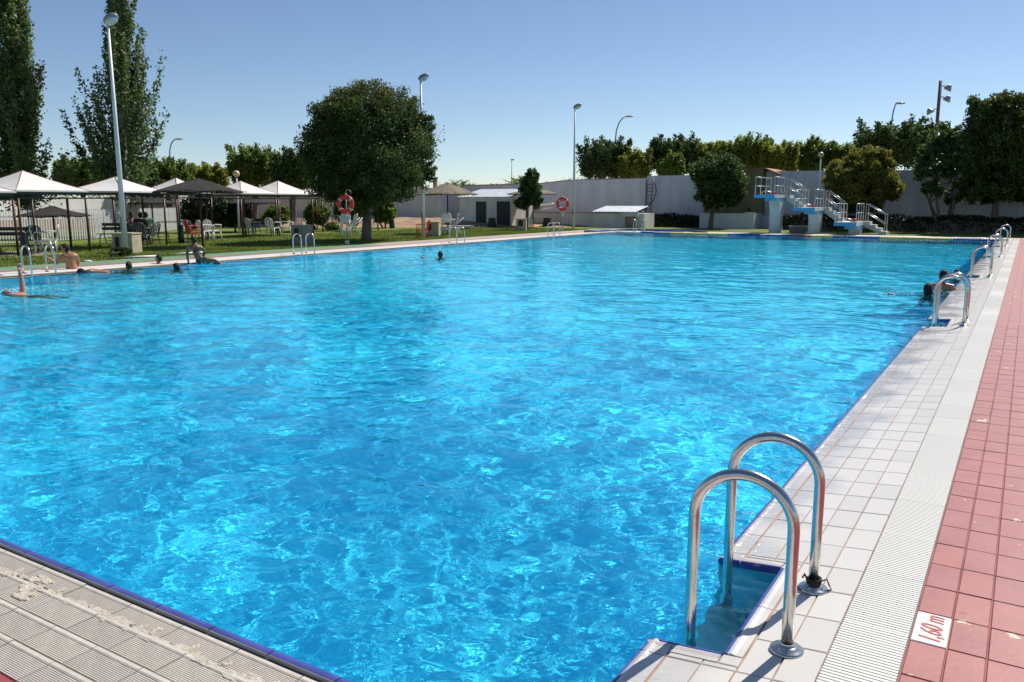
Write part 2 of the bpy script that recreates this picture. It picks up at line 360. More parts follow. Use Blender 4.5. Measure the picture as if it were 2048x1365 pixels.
rows = [P0+PR*k for k in range(-5, 37)]          # single tiles up to about 12 m away
YFAR = rows[-1]+PR
# beds
bed = MB()
def bedrect(x0, x1, y0, y1, dz=-.007):
    bed.add([(x0, y0, wz(x0)+dz), (x1, y0, wz(x1)+dz), (x1, y1, wz(x1)+dz), (x0, y1, wz(x0)+dz)], [(0, 1, 2, 3)])
bedrect(-.80, GX, -3, NY+.02)
yy = [-3]+[v for n in NOTCH for v in n]+[NY]
for a, b_ in zip(yy[::2], yy[1::2]): bedrect(EX+.004, -.80, a if a > 0 else -3, b_)
white_deck = struct('white_tile_deck', bed, M_GROUT)
cols = [(-.605, GX), (-.73, -.605), (-.855, -.73), (-.985, -.855)]
def segs(y0, y1, wide):                           # what of a row is left beside the recesses
    out = [(y0, y1)]
    for a, b_ in NOTCH:
        a -= wide; b_ += wide; new = []
        for s, e in out:
            if e <= a or s >= b_: new.append((s, e)); continue
            if s < a: new.append((s, a))
            if e > b_: new.append((b_, e))
        out = new
    return out
for y0 in rows:
    for ci, (x0, x1) in enumerate(cols):
        if ci < 2: put_tile(x0, x1, y0, y0+PR, M_WHITE, white_deck)
        else:
            for s, e in segs(y0, y0+PR, .07): put_tile(x0, x1, s, e, M_WHITE, white_deck)
# edging: pale cap with a blue glazed nose, along the water and round the recesses
def edging(x0, y0, x1, y1, w, nx, ny, name='edge_tile', parent=None, cap=True):
    """piece from (x0,y0) to (x1,y1) on the water line; (nx,ny) points away from the water"""
    z0 = wz(x0) if nx == 1 and not cap == 'rec' else None
    za, zb = (wz(x0), wz(x1))
    dx, dy = x1-x0, y1-y0; Ln = math.hypot(dx, dy); ux, uy = dx/Ln, dy/Ln; g = J/2
    ax, ay, bx_, by = x0+ux*g, y0+uy*g, x1-ux*g, y1-uy*g
    def P(t, s, dz):
        px, py = (ax+(bx_-ax)*t)+nx*s, (ay+(by-ay)*t)+ny*s; return (px, py, wz(px)+dz)
    white = MB(); pr = [(.0145, .002), (.028, .006), (.045, .001), (w-J, .0), (w-J, -.012), (.020, -.02)]
    n = len(pr); vs = [P(t, s, dz) for t in (0, 1) for s, dz in pr]
    white.add(vs, [(i, (i+1) % n, n+(i+1) % n, n+i) for i in range(n)]+[tuple(range(n)), tuple(range(2*n-1, n-1, -1))])
    o = white.build(name, M_WHITE, parent)
    blue = MB(); pr = [(-.004, -.03), (-.004, -.006), (.002, .003), (.009, .004), (.014, .0015), (.014, -.03)]
    vs = [P(t, s, dz) for t in (0, 1) for s, dz in pr]
    blue.add(vs, [(i, (i+1) % n, n+(i+1) % n, n+i) for i in range(n)]+[tuple(range(n)), tuple(range(2*n-1, n-1, -1))])
    blue.build('blue_nose', M_BLUE, o)
    return o
for y0 in rows:
    if y0 < SY-.1: continue
    for s, e in segs(y0, y0+PR, 0):
        if e-s > .02: edging(EX, s, EX, e, .105, 1, 0, parent=white_deck)
for a, b_ in NOTCH[:2]:
    edging(NXE, a, NXE, (a+b_)/2, .075, 1, 0, parent=white_deck); edging(NXE, (a+b_)/2, NXE, b_, .075, 1, 0, parent=white_deck)
    edging(EX+.10, a, NXE+.0, a, .07, 0, -1, parent=white_deck); edging(EX+.10, b_, NXE+.0, b_, .07, 0, 1, parent=white_deck)
    edging(EX+.002, a, EX+.10, a, .07, 0, -1, parent=white_deck); edging(EX+.002, b_, EX+.10, b_, .07, 0, 1, parent=white_deck)
    for yq, sg in ((a, -1), (b_, 1)): put_tile(NXE+.0, -.73, min(yq, yq+sg*.07), max(yq, yq+sg*.07), M_WHITE, white_deck)
# farther along the edge the tiles are too small to pick apart: one joined part
far = MB(); farb = MB()
y = YFAR
while y < NY-.02:
    y2 = min(y+PR, NY)
    for ci, (x0, x1) in enumerate(cols+[(EX, -.985)]):
        for s, e in ([(y, y2)] if ci < 2 else segs(y, y2, .0)):
            if e-s < .03: continue
            vs = [(x, q, wz(x)+dz) for dz in (-.007, .001) for q in (s+J/2, e-J/2) for x in (x0+J/2, x1-J/2)]
            far.hexa(vs)
    y = y2
for s, e in segs(YFAR, NY, 0): farb.hexa([(x, q, z) for z in (-.09, EDGE_Z+.004) for q in (s, e) for x in (EX-.012, EX-.001)])
o = far.build('distant_tiles', M_WHITE, white_deck); o['kind'] = 'stuff'
farb.build('blue_nose', M_BLUE, white_deck)
fb = MB()
for a, b_ in NOTCH[2:]: fb.box(NXE, -.73, a, b_, -.06, -.022)
fb.build('edge_tile', M_WHITE, white_deck)

# --- overflow grating
gut = sheet(GX+.001, GX2-.001, -3, NY+1.4, -.022)
gutter = struct('overflow_gutter', gut, M_GUT)
SEC = PR*2
gm = MB()
for k in range(26):
    y0 = k*SEC/26; gm.box(.004, GX2-GX-.004, y0+.0035, y0+.0165, -.008, 0)
gm.box(.004, .016, .002, SEC-.002, -.018, -.0045); gm.box(GX2-GX-.016, GX2-GX-.004, .002, SEC-.002, -.018, -.0045)
gmesh = gm.mesh('grating_section', M_GRATE)
y = rows[0]-1.0; k = 0
joined = MB()
while y < NY+1.2:
    if y < 13: link('grating_section', gmesh, gutter, (GX, y, R.uniform(-.0005, .0008)))
    else:
        for k in range(13): joined.add([(GX+.004, y+k*SEC/13+.006, -.001), (GX2-.004, y+k*SEC/13+.006, -.001), (GX2-.004, y+k*SEC/13+.034, -.001), (GX+.004, y+k*SEC/13+.034, -.001)], [(0, 1, 2, 3)])
    y += SEC
jo = joined.build('distant_grating', M_GRATE, gutter); jo['kind'] = 'stuff'

# --- red tiles beside it
red_deck = struct('red_tile_deck', sheet(GX2, 3.2, -3, NY+1.4, -.007), M_REDG)
rc = [GX2+.002, -.112, .014, .140, .266, .392]
for y0 in rows:
    for ci in range(3):
        if ci == 0 and abs(y0-(P0+PR)) < .01: continue      # the depth mark sits here
        put_tile(rc[ci], rc[ci+1], y0, y0+PR, M_RED, red_deck, slope=False)
fr = MB()
y = rows[0]
while y < NY+1.3:
    for ci in range(24):
        x0 = GX2+.002+.126*ci
        if (y < YFAR-.01 and ci < 3): continue
        fr.hexa([(x, q, z) for z in (-.007, .0) for q in (y+J/2, y+PR-J/2) for x in (x0+J/2, x0+.126-J/2)])
    y += PR
o = fr.build('distant_tiles', M_RED, red_deck); o['kind'] = 'stuff'
# depth mark
M_SIGN = mat('white_enamel', (.66, .65, .60), .4, var=.05, vscale=10)
M_SIGNRED = mat('red_lettering', (.50, .03, .04), .5)
def text_mesh(txt, size, m, shear=0., ext=.0008):
    cu = bpy.data.curves.new('lettering', 'FONT'); cu.body = txt; cu.size = size; cu.shear = shear; cu.extrude = ext; cu.align_x = 'CENTER'; cu.align_y = 'CENTER'; cu.offset = size*.006
    o = bpy.data.objects.new('tmp', cu); COL.objects.link(o); dg = bpy.context.evaluated_depsgraph_get()
    me = bpy.data.meshes.new_from_object(o.evaluated_get(dg)); bpy.data.objects.remove(o); bpy.data.curves.remove(cu)
    me.name = 'lettering'; me.materials.clear(); me.materials.append(m); return me
ym = P0+PR*1.5
dm = put_tile(rc[0], rc[1], P0+PR, P0+2*PR, M_SIGN, None, slope=False, name='depth_mark', jit=0)
dm.location.z = .0012
tag(dm, 'white depth marker tile lettered 1,60 m among the red tiles', 'depth marker')
lt = link('lettering', text_mesh('1,60 m', .078, M_SIGNRED, .22), dm, (.004, 0, .0012)); lt.rotation_euler = (0, 0, PI/2); lt.scale = (1.02, 1.36, 1)
for nx in range(2):
    p = (-.19, 39.6, .002)
dm2 = thing('depth_mark', (-.05, 37.6, .0), 'white depth marker tile with dark figures at far end of red deck', 'depth marker')
MB().box(-.16, .16, -.2, .2, 0.001, .006).build('plate', M_SIGN, dm2)
MD = mat('dark_paint', (.02, .02, .025), .5)
l2 = link('lettering', text_mesh('5,0', .26, MD), dm2, (0, 0, .008)); l2.scale = (.8, 1.2, 1)

# ================================================================ the near end
M_RIB = mat('ribbed_buff_tile', (.52, .47, .41), .55, var=.06, vscale=14, rnd=.05, bump=.1, bscale=60)
M_LIPG = mat('lip_shade_grey', (.27, .25, .25), .3, var=.12, vscale=6)  # grey tile tone that also carries the shade on the lip's deck side
south = struct('near_end_deck', sheet(WX-3, EX-.01, -3, 1.815, -.016), M_GROUT)
LIPX = [-1.83+.321*k for k in range(-24, 3)]
for x0 in LIPX:
    x1 = min(x0+.321, EX-.004)
    if x1-x0 < .03: continue
    lp = MB(); pr = [(1.812, -.02), (1.812, .013), (1.814, .0165), (1.8175, .0175), (1.819, -.02)]; n = 5
    lp.add([(x, a, z) for x in (x0+.003, x1-.003) for a, z in pr], [(i, (i+1) % n, n+(i+1) % n, n+i) for i in range(n)]+[tuple(range(n)), tuple(range(2*n-1, n-1, -1))])
    L_ = lp.build('lip_tile', M_LIPG, south)
    lb = MB(); pr = [(1.820, -.02), (1.8195, .0178), (1.834, .0185), (1.850, .0155), (1.857, .008), (1.858, -.07), (1.853, -.07)]; n = 7
    lb.add([(x, a, z) for x in (x0+.003, x1-.003) for a, z in pr], [(i, (i+1) % n, n+(i+1) % n, n+i) for i in range(n)]+[tuple(range(n)), tuple(range(2*n-1, n-1, -1))])
    lb.build('blue_nose', M_BLUE, L_)
def ribbed(w, d, ribs):
    k = ('rib', round(w, 3), round(d, 3))
    if k in TM: return TM[k]
    pr = []; p = (d-.026)/ribs
    for i in range(ribs): y0 = i*p; pr += [(y0, 0), (y0+p*.55, 0), (y0+p*.62, -.0028), (y0+p*.93, -.0028)]
    pr += [(d-.026, .001), (d-.020, .004), (d-.004, .003), (d, -.002), (d, -.015), (0, -.015)]
    n = len(pr); mb = MB(); mb.add([(x, a, z) for x in (0, w) for a, z in pr], [(i, (i+1) % n, n+(i+1) % n, n+i) for i in range(n)]+[tuple(range(n)), tuple(range(2*n-1, n-1, -1))])
    TM[k] = mb.mesh('ribbed_tile', M_RIB); return TM[k]
bands = [(1.7, 1.808, 0, .32, 10), (1.555, 1.692, .10, .27, 13), (1.415, 1.548, .05, .27, 13), (1.275, 1.408, .02, .27, 13)]
for y0, y1, off, pit, nr in bands:
    x = -9+off
    while x < EX-.02:
        w = min(pit, EX-.01-x)
        o = link('ribbed_tile', ribbed(w-.005, y1-y0, nr), south, (x, y0, R.uniform(-.001, .001))); o.rotation_euler = (R.uniform(-.004, .004), R.uniform(-.003, .003), 0)
        x += pit
for r in range(3):
    for k in range(30):
        x0 = EX-.01-.2575*(k+1); put_tile(x0, x0+.2575, 1.268-.126*(r+1), 1.268-.126*r, M_RED, south, slope=False)
wide = MB()
for y0, y1, off, pit, nr in bands:
    x = -9.02-pit
    while x > WX-3:
        wide.box(x+.003, x+pit-.003, y0, y1-.004, -.015, -.0005); x -= pit
wo = wide.build('distant_tiles', M_RIB, south); wo['kind'] = 'stuff'
wl2 = MB().box(LIPX[0]-.01, WX-3, 1.812, 1.819, -.02, .0172).build('distant_lip', M_LIPG, south); MB().box(LIPX[0]-.01, WX-.5, 1.8205, 1.857, -.07, .0178).build('distant_nose', M_BLUE, south)
fr = MB(); y = 1.268
while y > -2.9:
    x = EX-.01 if y < .9 else -8.82
    while x > WX-3:
        fr.box(x-.2575+.003, x-.003, y-.126+.003, y-.003, -.015, 0); x -= .2575
    y -= .126
wo = fr.build('distant_red_tiles', M_RED, south); wo['kind'] = 'stuff'
# crumbling mortar along the opened joint
M_MORTAR = mat('old_mortar', (.47, .42, .34), .9, var=.15, vscale=20, bump=.6, bscale=70)
mo = MB(); rr = random.Random(11)
def blob(cx, cy, rx, ry, h):
    n = 11; ph = [rr.uniform(.55, 1.15) for _ in range(n)]
    ring = [(cx+math.cos(2*PI*k/n)*rx*ph[k], cy+math.sin(2*PI*k/n)*ry*ph[k]) for k in range(n)]
    vs = [(x, y, -.004) for x, y in ring]+[(cx+(x-cx)*.8, cy+(y-cy)*.8, h*rr.uniform(.7, 1.1)) for x, y in ring]+[(cx, cy, h)]
    mo.add(vs, [(k, (k+1) % n, n+(k+1) % n, n+k) for k in range(n)]+[(n+k, n+(k+1) % n, 2*n) for k in range(n)])
x = -8.8
while x < -1.2:
    if rr.random() < .84: blob(x, 1.692+rr.uniform(-.014, .012), rr.uniform(.03, .085), rr.uniform(.012, .032), rr.uniform(.0015, .0035))
    if rr.random() < .18: blob(x, 1.72, .02, .035, .004)
    x += rr.uniform(.02, .06)
for yb in (1.64, 1.60, 1.73): 
    for k in range(4): blob(-3.42+rr.uniform(-.05, .05)+(1.69-yb)*.4, yb+rr.uniform(-.02, .02), .05, .025, .005)
mo.build('mortar', M_MORTAR, south)
# ================================================================ ground round the pool
def grass_material():
    m = bpy.data.materials.new('lawn'); m.use_nodes = True; t = m.node_tree; L = t.links
    b = t.nodes['Principled BSDF']; b.inputs['Roughness'].default_value = .8; b.inputs['Specular IOR Level'].default_value = .15; g = _n(t, 'ShaderNodeNewGeometry')
    n1 = _n(t, 'ShaderNodeTexNoise'); n1.inputs['Scale'].default_value = .45; n1.inputs['Detail'].default_value = 4; L.new(g.outputs['Position'], n1.inputs['Vector'])
    n2 = _n(t, 'ShaderNodeTexNoise'); n2.inputs['Scale'].default_value = 9; n2.inputs['Detail'].default_value = 6; n2.inputs['Roughness'].default_value = .7; L.new(g.outputs['Position'], n2.inputs['Vector'])
    a = _n(t, 'ShaderNodeMath', operation='ADD'); L.new(n1.outputs['Fac'], a.inputs[0]); L.new(n2.outputs['Fac'], a.inputs[1])
    r = _n(t, 'ShaderNodeValToRGB'); r.color_ramp.elements[0].position = .7/2; r.color_ramp.elements[1].position = 1.3/2
    r.color_ramp.elements[0].color = (.085, .125, .02, 1); r.color_ramp.elements[1].color = (.18, .22, .045, 1)
    h = _n(t, 'ShaderNodeMath', operation='MULTIPLY'); h.inputs[1].default_value = .5; L.new(a.outputs[0], h.inputs[0]); L.new(h.outputs[0], r.inputs[0]); L.new(r.outputs[0], b.inputs['Base Color'])
    bp = _n(t, 'ShaderNodeBump'); bp.inputs['Distance'].default_value = .05; bp.inputs['Strength'].default_value = .8; L.new(n2.outputs['Fac'], bp.inputs['Height']); L.new(bp.outputs[0], b.inputs['Normal']); return m
M_LAWN = grass_material()
M_EARTH = mat('dry_earth', (.30, .19, .11), .95, var=.3, vscale=.8, bump=.6, bscale=6)
M_FARGROUND = mat('field', (.20, .17, .09), .95, var=.3, vscale=.05)
gr = MB()
for x0, x1, y0, y1 in ((-900, WX-.005, -900, 900), (3.2, 900, -900, 900), (WX-.005, 3.2, NY+1.4, 900), (WX-.005, 3.2, -900, -3)):
    gr.add([(x0, y0, -.03), (x1, y0, -.03), (x1, y1, -.03), (x0, y1, -.03)], [(0, 1, 2, 3)])
struct('ground', gr, M_FARGROUND)
LWX = -21.45
lw = MB()
lw.add([(-50, -6, 0), (LWX, -6, 0), (LWX, 43.4, 0), (-50, 43.4, 0)], [(0, 1, 2, 3)])
lw.add([(-42, 43.404, 0), (14, 43.404, 0), (14, 51, 0), (-42, 51, 0)], [(0, 1, 2, 3)])
struct('lawn', lw, M_LAWN)
M_STRIPW = tile_material('pale_edge_tile', (.64, .62, .58), .4, 0.)
M_STRIPR = mat('red_strip_tile', (.36, .085, .07), .6, var=.15, vscale=4)
M_GREEN = mat('green_painted_paving', (.11, .21, .12), .7, var=.15, vscale=2, col2=(.16, .25, .15))
M_PATH = mat('faded_paving', (.36, .31, .25), .8, var=.15, vscale=2)
ws = MB()
# west edge: pale wet edge, grating, red line, green painted strip
ws.add([(WX, -3, -.05), (WX, NY, -.05), (WX-.55, NY, 0), (WX-.55, -3, 0)], [(0, 1, 2, 3)])
ws.add([(WX, -3, -.05), (WX, NY, -.05), (WX, NY, -.2), (WX, -3, -.2)], [(0, 1, 2, 3)])
ws.add([(WX-.55, -3, 0), (WX-.55, NY+.9, 0), (WX-.95, NY+.9, 0), (WX-.95, -3, 0)], [(0, 1, 2, 3)])
# north end
ws.add([(WX-.55, NY, 0), (WX, NY, -.045), (EX, NY, -.045), (EX, NY+.6, 0), (WX-.55, NY+.6, 0)], [(0, 1, 2, 3, 4)])
ws.add([(WX, NY+.6, 0), (GX, NY+.6, 0), (GX, NY+1.35, 0), (WX-.55, NY+1.35, 0)], [(0, 1, 2, 3)])
ws.add([(WX, NY-.001, -.045), (EX, NY-.001, -.045), (EX, NY-.001, -.2), (WX, NY-.001, -.2)], [(0, 1, 2, 3)])
struct('pool_surround', ws, M_STRIPW)
struct('red_paving', sheet(-20.12, WX-.952, -6, 43.4, .001), M_STRIPR)
struct('green_paving', sheet(LWX-.0, -20.122, -6, 23.5, .0), M_GREEN)
struct('faded_paving', sheet(LWX+.0, -20.122, 23.504, 43.4, .0), M_PATH)
# soil bed rising to the far wall
soil = MB(); rs = random.Random(4); nx, ny = 46, 7
pts = [[None]*nx for _ in range(ny)]
A0, A1 = Vector((-45.5, 32.5, 0)), Vector((-23.5, 47.0, 0)); B0, B1 = Vector((-52, 38.5, 0)), Vector((-29, 52.5, 0))
vs = []
for j in range(ny):
    for i in range(nx):
        a = A0.lerp(A1, i/(nx-1)); b_ = B0.lerp(B1, i/(nx-1)); p = a.lerp(b_, j/(ny-1))
        z = .002+.42*math.sin(min(1, j/(ny-1)*1.6)*PI/2)*(.8+.3*math.sin(i*.55+j)+.1*rs.random()) if j else -.01
        vs.append((p.x, p.y, z))
soil.add(vs, [(j*nx+i, j*nx+i+1, (j+1)*nx+i+1, (j+1)*nx+i) for j in range(ny-1) for i in range(nx-1)], True)
struct('earth_bank', soil, M_EARTH)
# grass blades along the near part of the lawn, one mass
gb = np.random.RandomState(2); Nn = 90000
u = gb.rand(Nn); gx = LWX-.02-(u**1.6)*9; gy = 4+gb.rand(Nn)**.9*39
keep = np.ones(Nn, bool)
gx = gx[keep]; gy = gy[keep]; k = len(gx); an = gb.rand(k)*6.28; hh = .025+gb.rand(k)*.045; wdt = .008+.01*gb.rand(k)
v = np.zeros((k, 3, 3)); v[:, 0] = np.stack([gx-np.cos(an)*wdt, gy-np.sin(an)*wdt, np.zeros(k)], -1); v[:, 1] = np.stack([gx+np.cos(an)*wdt, gy+np.sin(an)*wdt, np.zeros(k)], -1)
v[:, 2] = np.stack([gx+gb.randn(k)*.02, gy+gb.randn(k)*.02, hh], -1)
M_BLADE = leafmat('grass_blade', (.10, .15, .022), (.21, .26, .05), .4)
go = link('lawn_grass', from_np('lawn_grass', v.reshape(-1, 3), np.arange(k*3).reshape(-1, 3), M_BLADE)); tag(go, kind='stuff', label='short green blades growing over the lawn', cat='grass')

# ================================================================ walls
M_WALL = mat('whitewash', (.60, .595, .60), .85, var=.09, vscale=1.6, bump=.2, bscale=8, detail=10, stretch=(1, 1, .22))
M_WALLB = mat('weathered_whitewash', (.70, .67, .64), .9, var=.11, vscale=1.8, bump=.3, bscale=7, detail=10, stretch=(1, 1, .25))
M_BRICK = mat('brown_brick', (.33, .21, .15), .9, var=.2, vscale=3)
M_TERRA = mat('terracotta', (.30, .12, .08), .8, var=.2, vscale=4)
def wallrun(name, pts, tops, th, m, label, cat='wall', cap=None):
    """pts along the foot, each with its own top height"""
    t = thing(name, (pts[0][0], pts[0][1], 0), label, cat); ox, oy = pts[0][:2]
    for i in range(len(pts)-1):
        a, b_ = Vector(pts[i][:2]), Vector(pts[i+1][:2]); d = (b_-a).normalized(); n = Vector((-d.y, d.x))*th
        z0, z1 = tops[i], tops[i+1]
        q = [a, b_, a+n, b_+n]
        mb = MB().hexa([(p.x-ox, p.y-oy, -.05) for p in q]+[(q[0].x-ox, q[0].y-oy, z0), (q[1].x-ox, q[1].y-oy, z1), (q[2].x-ox, q[2].y-oy, z0), (q[3].x-ox, q[3].y-oy, z1)])
        mb.build('wall_panel', m, t)
        if cap:
            e = -n.normalized()*.03; q = [a+e, b_+e, a+n-e, b_+n-e]
            MB().hexa([(p.x-ox, p.y-oy, z+h) for h in (.002, .05) for p, z in zip(q, (z0, z1, z0, z1))]).build('coping', cap, t)
    return t
YW = 51.5
def topz(px, py, Y=YW): return atY(px, py, Y).z
xw = lambda px: atY(px, 400, YW).x
# left wall
pL = [(-41.5, 10), (-46.5, 24), (-51, 39)]
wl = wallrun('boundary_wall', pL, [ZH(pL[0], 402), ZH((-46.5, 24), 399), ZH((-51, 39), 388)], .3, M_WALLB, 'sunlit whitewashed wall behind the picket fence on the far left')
for i in range(2):
    a, b_ = Vector(pL[i]), Vector(pL[i+1]); d = (b_-a).normalized(); n = Vector((d.y, -d.x))*.03
    q = [a+n, b_+n, a, b_]
    MB().hexa([(p.x-pL[0][0], p.y-pL[0][1], z) for z in (0, .62) for p in q]).build('brick_base', M_BRICK, wl)
pM = [(-51, 39.004), (-37, 49.4), (xw(925), YW)]
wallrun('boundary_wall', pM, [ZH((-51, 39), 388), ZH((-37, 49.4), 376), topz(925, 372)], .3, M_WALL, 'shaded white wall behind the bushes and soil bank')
pR = [(xw(925), YW+.004), (xw(1080), YW+.004), (xw(1140), YW+.004), (xw(1290), YW+.004)]
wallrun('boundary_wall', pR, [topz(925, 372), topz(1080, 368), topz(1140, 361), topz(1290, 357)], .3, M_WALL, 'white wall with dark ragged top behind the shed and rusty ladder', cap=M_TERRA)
pS = [(xw(1291), YW+.2), (xw(1412), YW+.2)]
wallrun('boundary_wall', pS, [topz(1291, 352), topz(1410, 350)], .3, M_WALL, 'taller plain white wall between the ladder and khaki building')
pT = [(xw(1523), YW+.2), (xw(2048)+14, YW+.2)]
wallrun('boundary_wall', pT, [topz(1523, 343), topz(2048, 343)], .3, M_WALL, 'long shaded white wall behind the diving platforms and hedge')
# khaki building
M_KHAKI = mat('khaki_render', (.235, .195, .095), .85, var=.12, vscale=1.5, bump=.2, bscale=8)
kb = thing('pump_building', (xw(1466), YW-.6, 0), 'khaki rendered pump building with thin red roof edge', 'building')
x0, x1 = atY(1408, 400, YW-.6).x-kb.location.x, atY(1523, 400, YW-.6).x-kb.location.x
zt = topz(1466, 340, YW-.6)
MB().box(x0, x1, 0, 5, 0, zt).build('wall', M_KHAKI, kb)
rf = MB().box(x0-.1, x1+.15, -.12, 5.1, zt+.002, zt+.07)
rx = atY(1553, 400, YW-.6).x-kb.location.x
rf.hexa([(x1+.16, -.1, zt+.0), (rx, .3, zt-.32), (x1+.16, 3, zt+0), (rx, 3, zt-.32), (x1+.16, -.1, zt+.07), (rx, .3, zt-.26), (x1+.16, 3, zt+.07), (rx, 3, zt-.26)])
rf.build('roof', M_TERRA, kb)
for px in (1413, 1498):
    q = atY(px, 419, YW-.6); MB().lathe([(.0, 0), (.09, 0), (.09, -.05), (0, -.05)], 10, (q.x-kb.location.x, 0, q.z), 'y').build('vent', MD, kb)
# planter wall in front and side parapet
p0, p1 = G(1390, 457.5), G(1514, 458); Yp = (p0.y+p1.y)/2
pw = thing('planter', (p0.x, Yp, 0), 'low whitewashed planter box around the clipped green tree', 'planter')
zt = ZH(p0, 427); wdt_ = p1.x-p0.x
MB().box(0, wdt_, 0, .2, 0, zt).box(0, .2, .2, 1.8, 0, zt).box(wdt_-.2, wdt_, .2, 1.8, 0, zt).build('planter_wall', M_WALL, pw)
MB().box(wdt_*.83, wdt_+.02, -.02, .22, zt+.002, zt+.05).build('coping', M_STRIPW, pw)
MB().box(.21, wdt_-.21, .21, 1.79, 0, zt-.15).build('soil', M_EARTH, pw)
q0, q1 = atY(1516, 440, Yp+1.9), atY(1542, 440, Yp+2.6)
sp = thing('stepped_parapet', (q0.x, Yp+1.9, 0), 'small white stepped parapet between planter and diving tower', 'parapet wall')
MB().prism([(0, 0), (1.0, 0), (1.0, .95), (.6, .95), (.6, .75), (.25, .75), (.25, .5), (0, .5)], 0, .2, 'xz').build('parapet', M_WALL, sp)

# low pool-plant wall left of the ladder
M_REDTRIM = mat('red_trim', (.38, .08, .05), .7)
YL = 47.4
a0, a1 = atY(1023.5, 452, YL), atY(1288, 455, YL)
ztl = atY(1160, 425, YL).z
lw_ = thing('low_wall', (a0.x, YL, 0), 'low whitewashed wall with red coping beside the shed', 'wall')
MB().box(0, a1.x-a0.x, 0, 1.6, 0, ztl-.05).build('wall_body', M_WALLB, lw_)
MB().box(0, (a1.x-a0.x)*.82, -.03, .25, ztl-.047, ztl+.0).build('coping', M_REDTRIM, lw_)
MB().box(.3, (a1.x-a0.x)*.9, -.03, -.001, ztl*.55, ztl*.59).build('ledge', M_WALLB, lw_)
M_TIN = mat('corrugated_tin', (.62, .66, .68), .4, metal=.35, var=.12, vscale=3)
def corrugated(x0, x1, y0, y1, z0, z1, n, amp=.025):
    mb = MB(); vs = []
    for i in range(n*2+1):
        x = x0+(x1-x0)*i/(n*2); d = amp if i % 2 else 0
        vs += [(x, y0, z0+d), (x, y1, z1+d), (x, y0, z0+d-.012), (x, y1, z1+d-.012)]
    fs = []
    for i in range(n*2):
        a = 4*i; b_ = a+4; fs += [(a, b_, b_+1, a+1), (a+2, a+3, b_+3, b_+2), (a, a+2, b_+2, b_), (a+1, b_+1, b_+3, a+3)]
    mb.add(vs, fs); return mb
c0, c1 = atY(1186, 424, YL), atY(1274, 424, YL)
lr = thing('lean_to_roof', (c0.x, YL, 0), 'low corrugated tin roof over white block beside the rusty ladder', 'lean-to')
wd = c1.x-c0.x; zb = atY(1230, 424, YL).z
corrugated(0, wd, -.3, 1.8, zb+.0, zb+.34, 13).build('roof_sheet', M_TIN, lr)
e0, e1 = atY(1246, 432, YL-.25), atY(1275, 432, YL-.25)
zz0, zz1 = atY(1250, 433.5, YL-.25).z, atY(1250, 424.5, YL-.25).z
MB().box(e0.x-c0.x, e1.x-c0.x, -.25, -.035, zz0, zz1).build('lintel', M_WALL, lr)
MB().box(e0.x-c0.x+.15, e1.x-c0.x-.25, -.2, -.035, 0, zz0-.003).build('pillar', M_BRICK, lr)  # added brown block stands in for the dark opening below the lintel
# wall ladder and its hose
M_RUST = mat('dark_rusty_steel', (.05, .035, .03), .7, var=.3, vscale=10)
l0, l1 = atY(1293, 433, YW-.15), atY(1304, 433, YW-.15); zt = topz(1298, 365, YW-.1)
wlad = thing('wall_ladder', ((l0.x+l1.x)/2, YW-.15, 0), 'tall dark rusty ladder leaning on the white wall', 'ladder')
hw = (l1.x-l0.x)/2
for s in (-1, 1): MB().tube([(s*hw, -.35, 0), (s*hw*.95, .02, zt+.1)], .028, 6).build('rail', M_RUST, wlad)
for k in range(12):
    f = (k+.7)/12.3; MB().tube([(-hw, -.35+.37*f, zt*f), (hw, -.35+.37*f, zt*f)], .018, 5).build('rung', M_RUST, wlad)
hs_ = MB().tube([(hw*.3, .2, zt+.35), (hw+.15, -.05, zt-.1), (hw+.3, -.1, zt*.8), (hw+.18, -.22, zt*.6), (-.05, -.45, zt*.42), (-.6, -.5, zt*.30), (-2.6, -.9, zt*.29), (-4.2, -1.2, zt*.27)], .03, 6)
tag(hs_.build('hose', MD, None, wlad.location), 'black hose draped over the wall and rusty ladder', 'hose')

# ================================================================ shed
YS = 43.9
s0, s1 = G(919.5, 454.5), G(1023.0, 452)
SYs = (s0.y+s1.y)/2
xs0, xs1 = atY(919.5, 450, SYs).x, atY(1023.5, 450, SYs).x
shed = thing('pump_shed', (xs0, SYs, 0), 'small white shed with corrugated roof and two dark doorways', 'shed')
wd = xs1-xs0; zt = atY(970, 395, SYs).z
MB().box(0, wd, 0, 2.6, 0, zt).build('wall', M_WALLB, shed)
zb = atY(970, 385, SYs+2.6).z
corrugated(-.18, wd+.12, -.15, 2.7, zt+.02, zt+.55, 16).build('roof', M_TIN, shed)
M_DOOR = mat('dark_green_door', (.018, .045, .03), .6)
for pa, pb, pt in ((954, 971, 405.5), (995.5, 1018.5, 405)):
    xa, xb = atY(pa, 450, SYs).x-xs0, atY(pb, 450, SYs).x-xs0; zd = atY(pa, pt, SYs).z
    d = MB().box(xa, xb, -.02, -.002, .0, zd).build('door', M_DOOR if pa < 980 else MD, shed)
    MB().box(xa-.06, xa-.001, -.03, -.002, 0, zd+.06).box(xb+.001, xb+.06, -.03, -.002, 0, zd+.06).box(xa, xb, -.03, -.002, zd+.001, zd+.06).build('door_frame', M_DOOR, d)
b0, b1 = G(882, 461), G(948, 459)
sb = thing('stone_bench', (b0.x, b0.y, 0), 'long low white slab bench in front of the shed', 'bench')
Ld = (b1-b0).length; sb.rotation_euler.z = math.atan2(b1.y-b0.y, b1.x-b0.x)
MB().box(0, Ld, 0, .45, .12, .22).build('seat', M_STRIPW, sb)
for xx in (.2, Ld-.4): MB().box(xx, xx+.2, .08, .37, 0, .118).build('leg', M_WALL, sb)
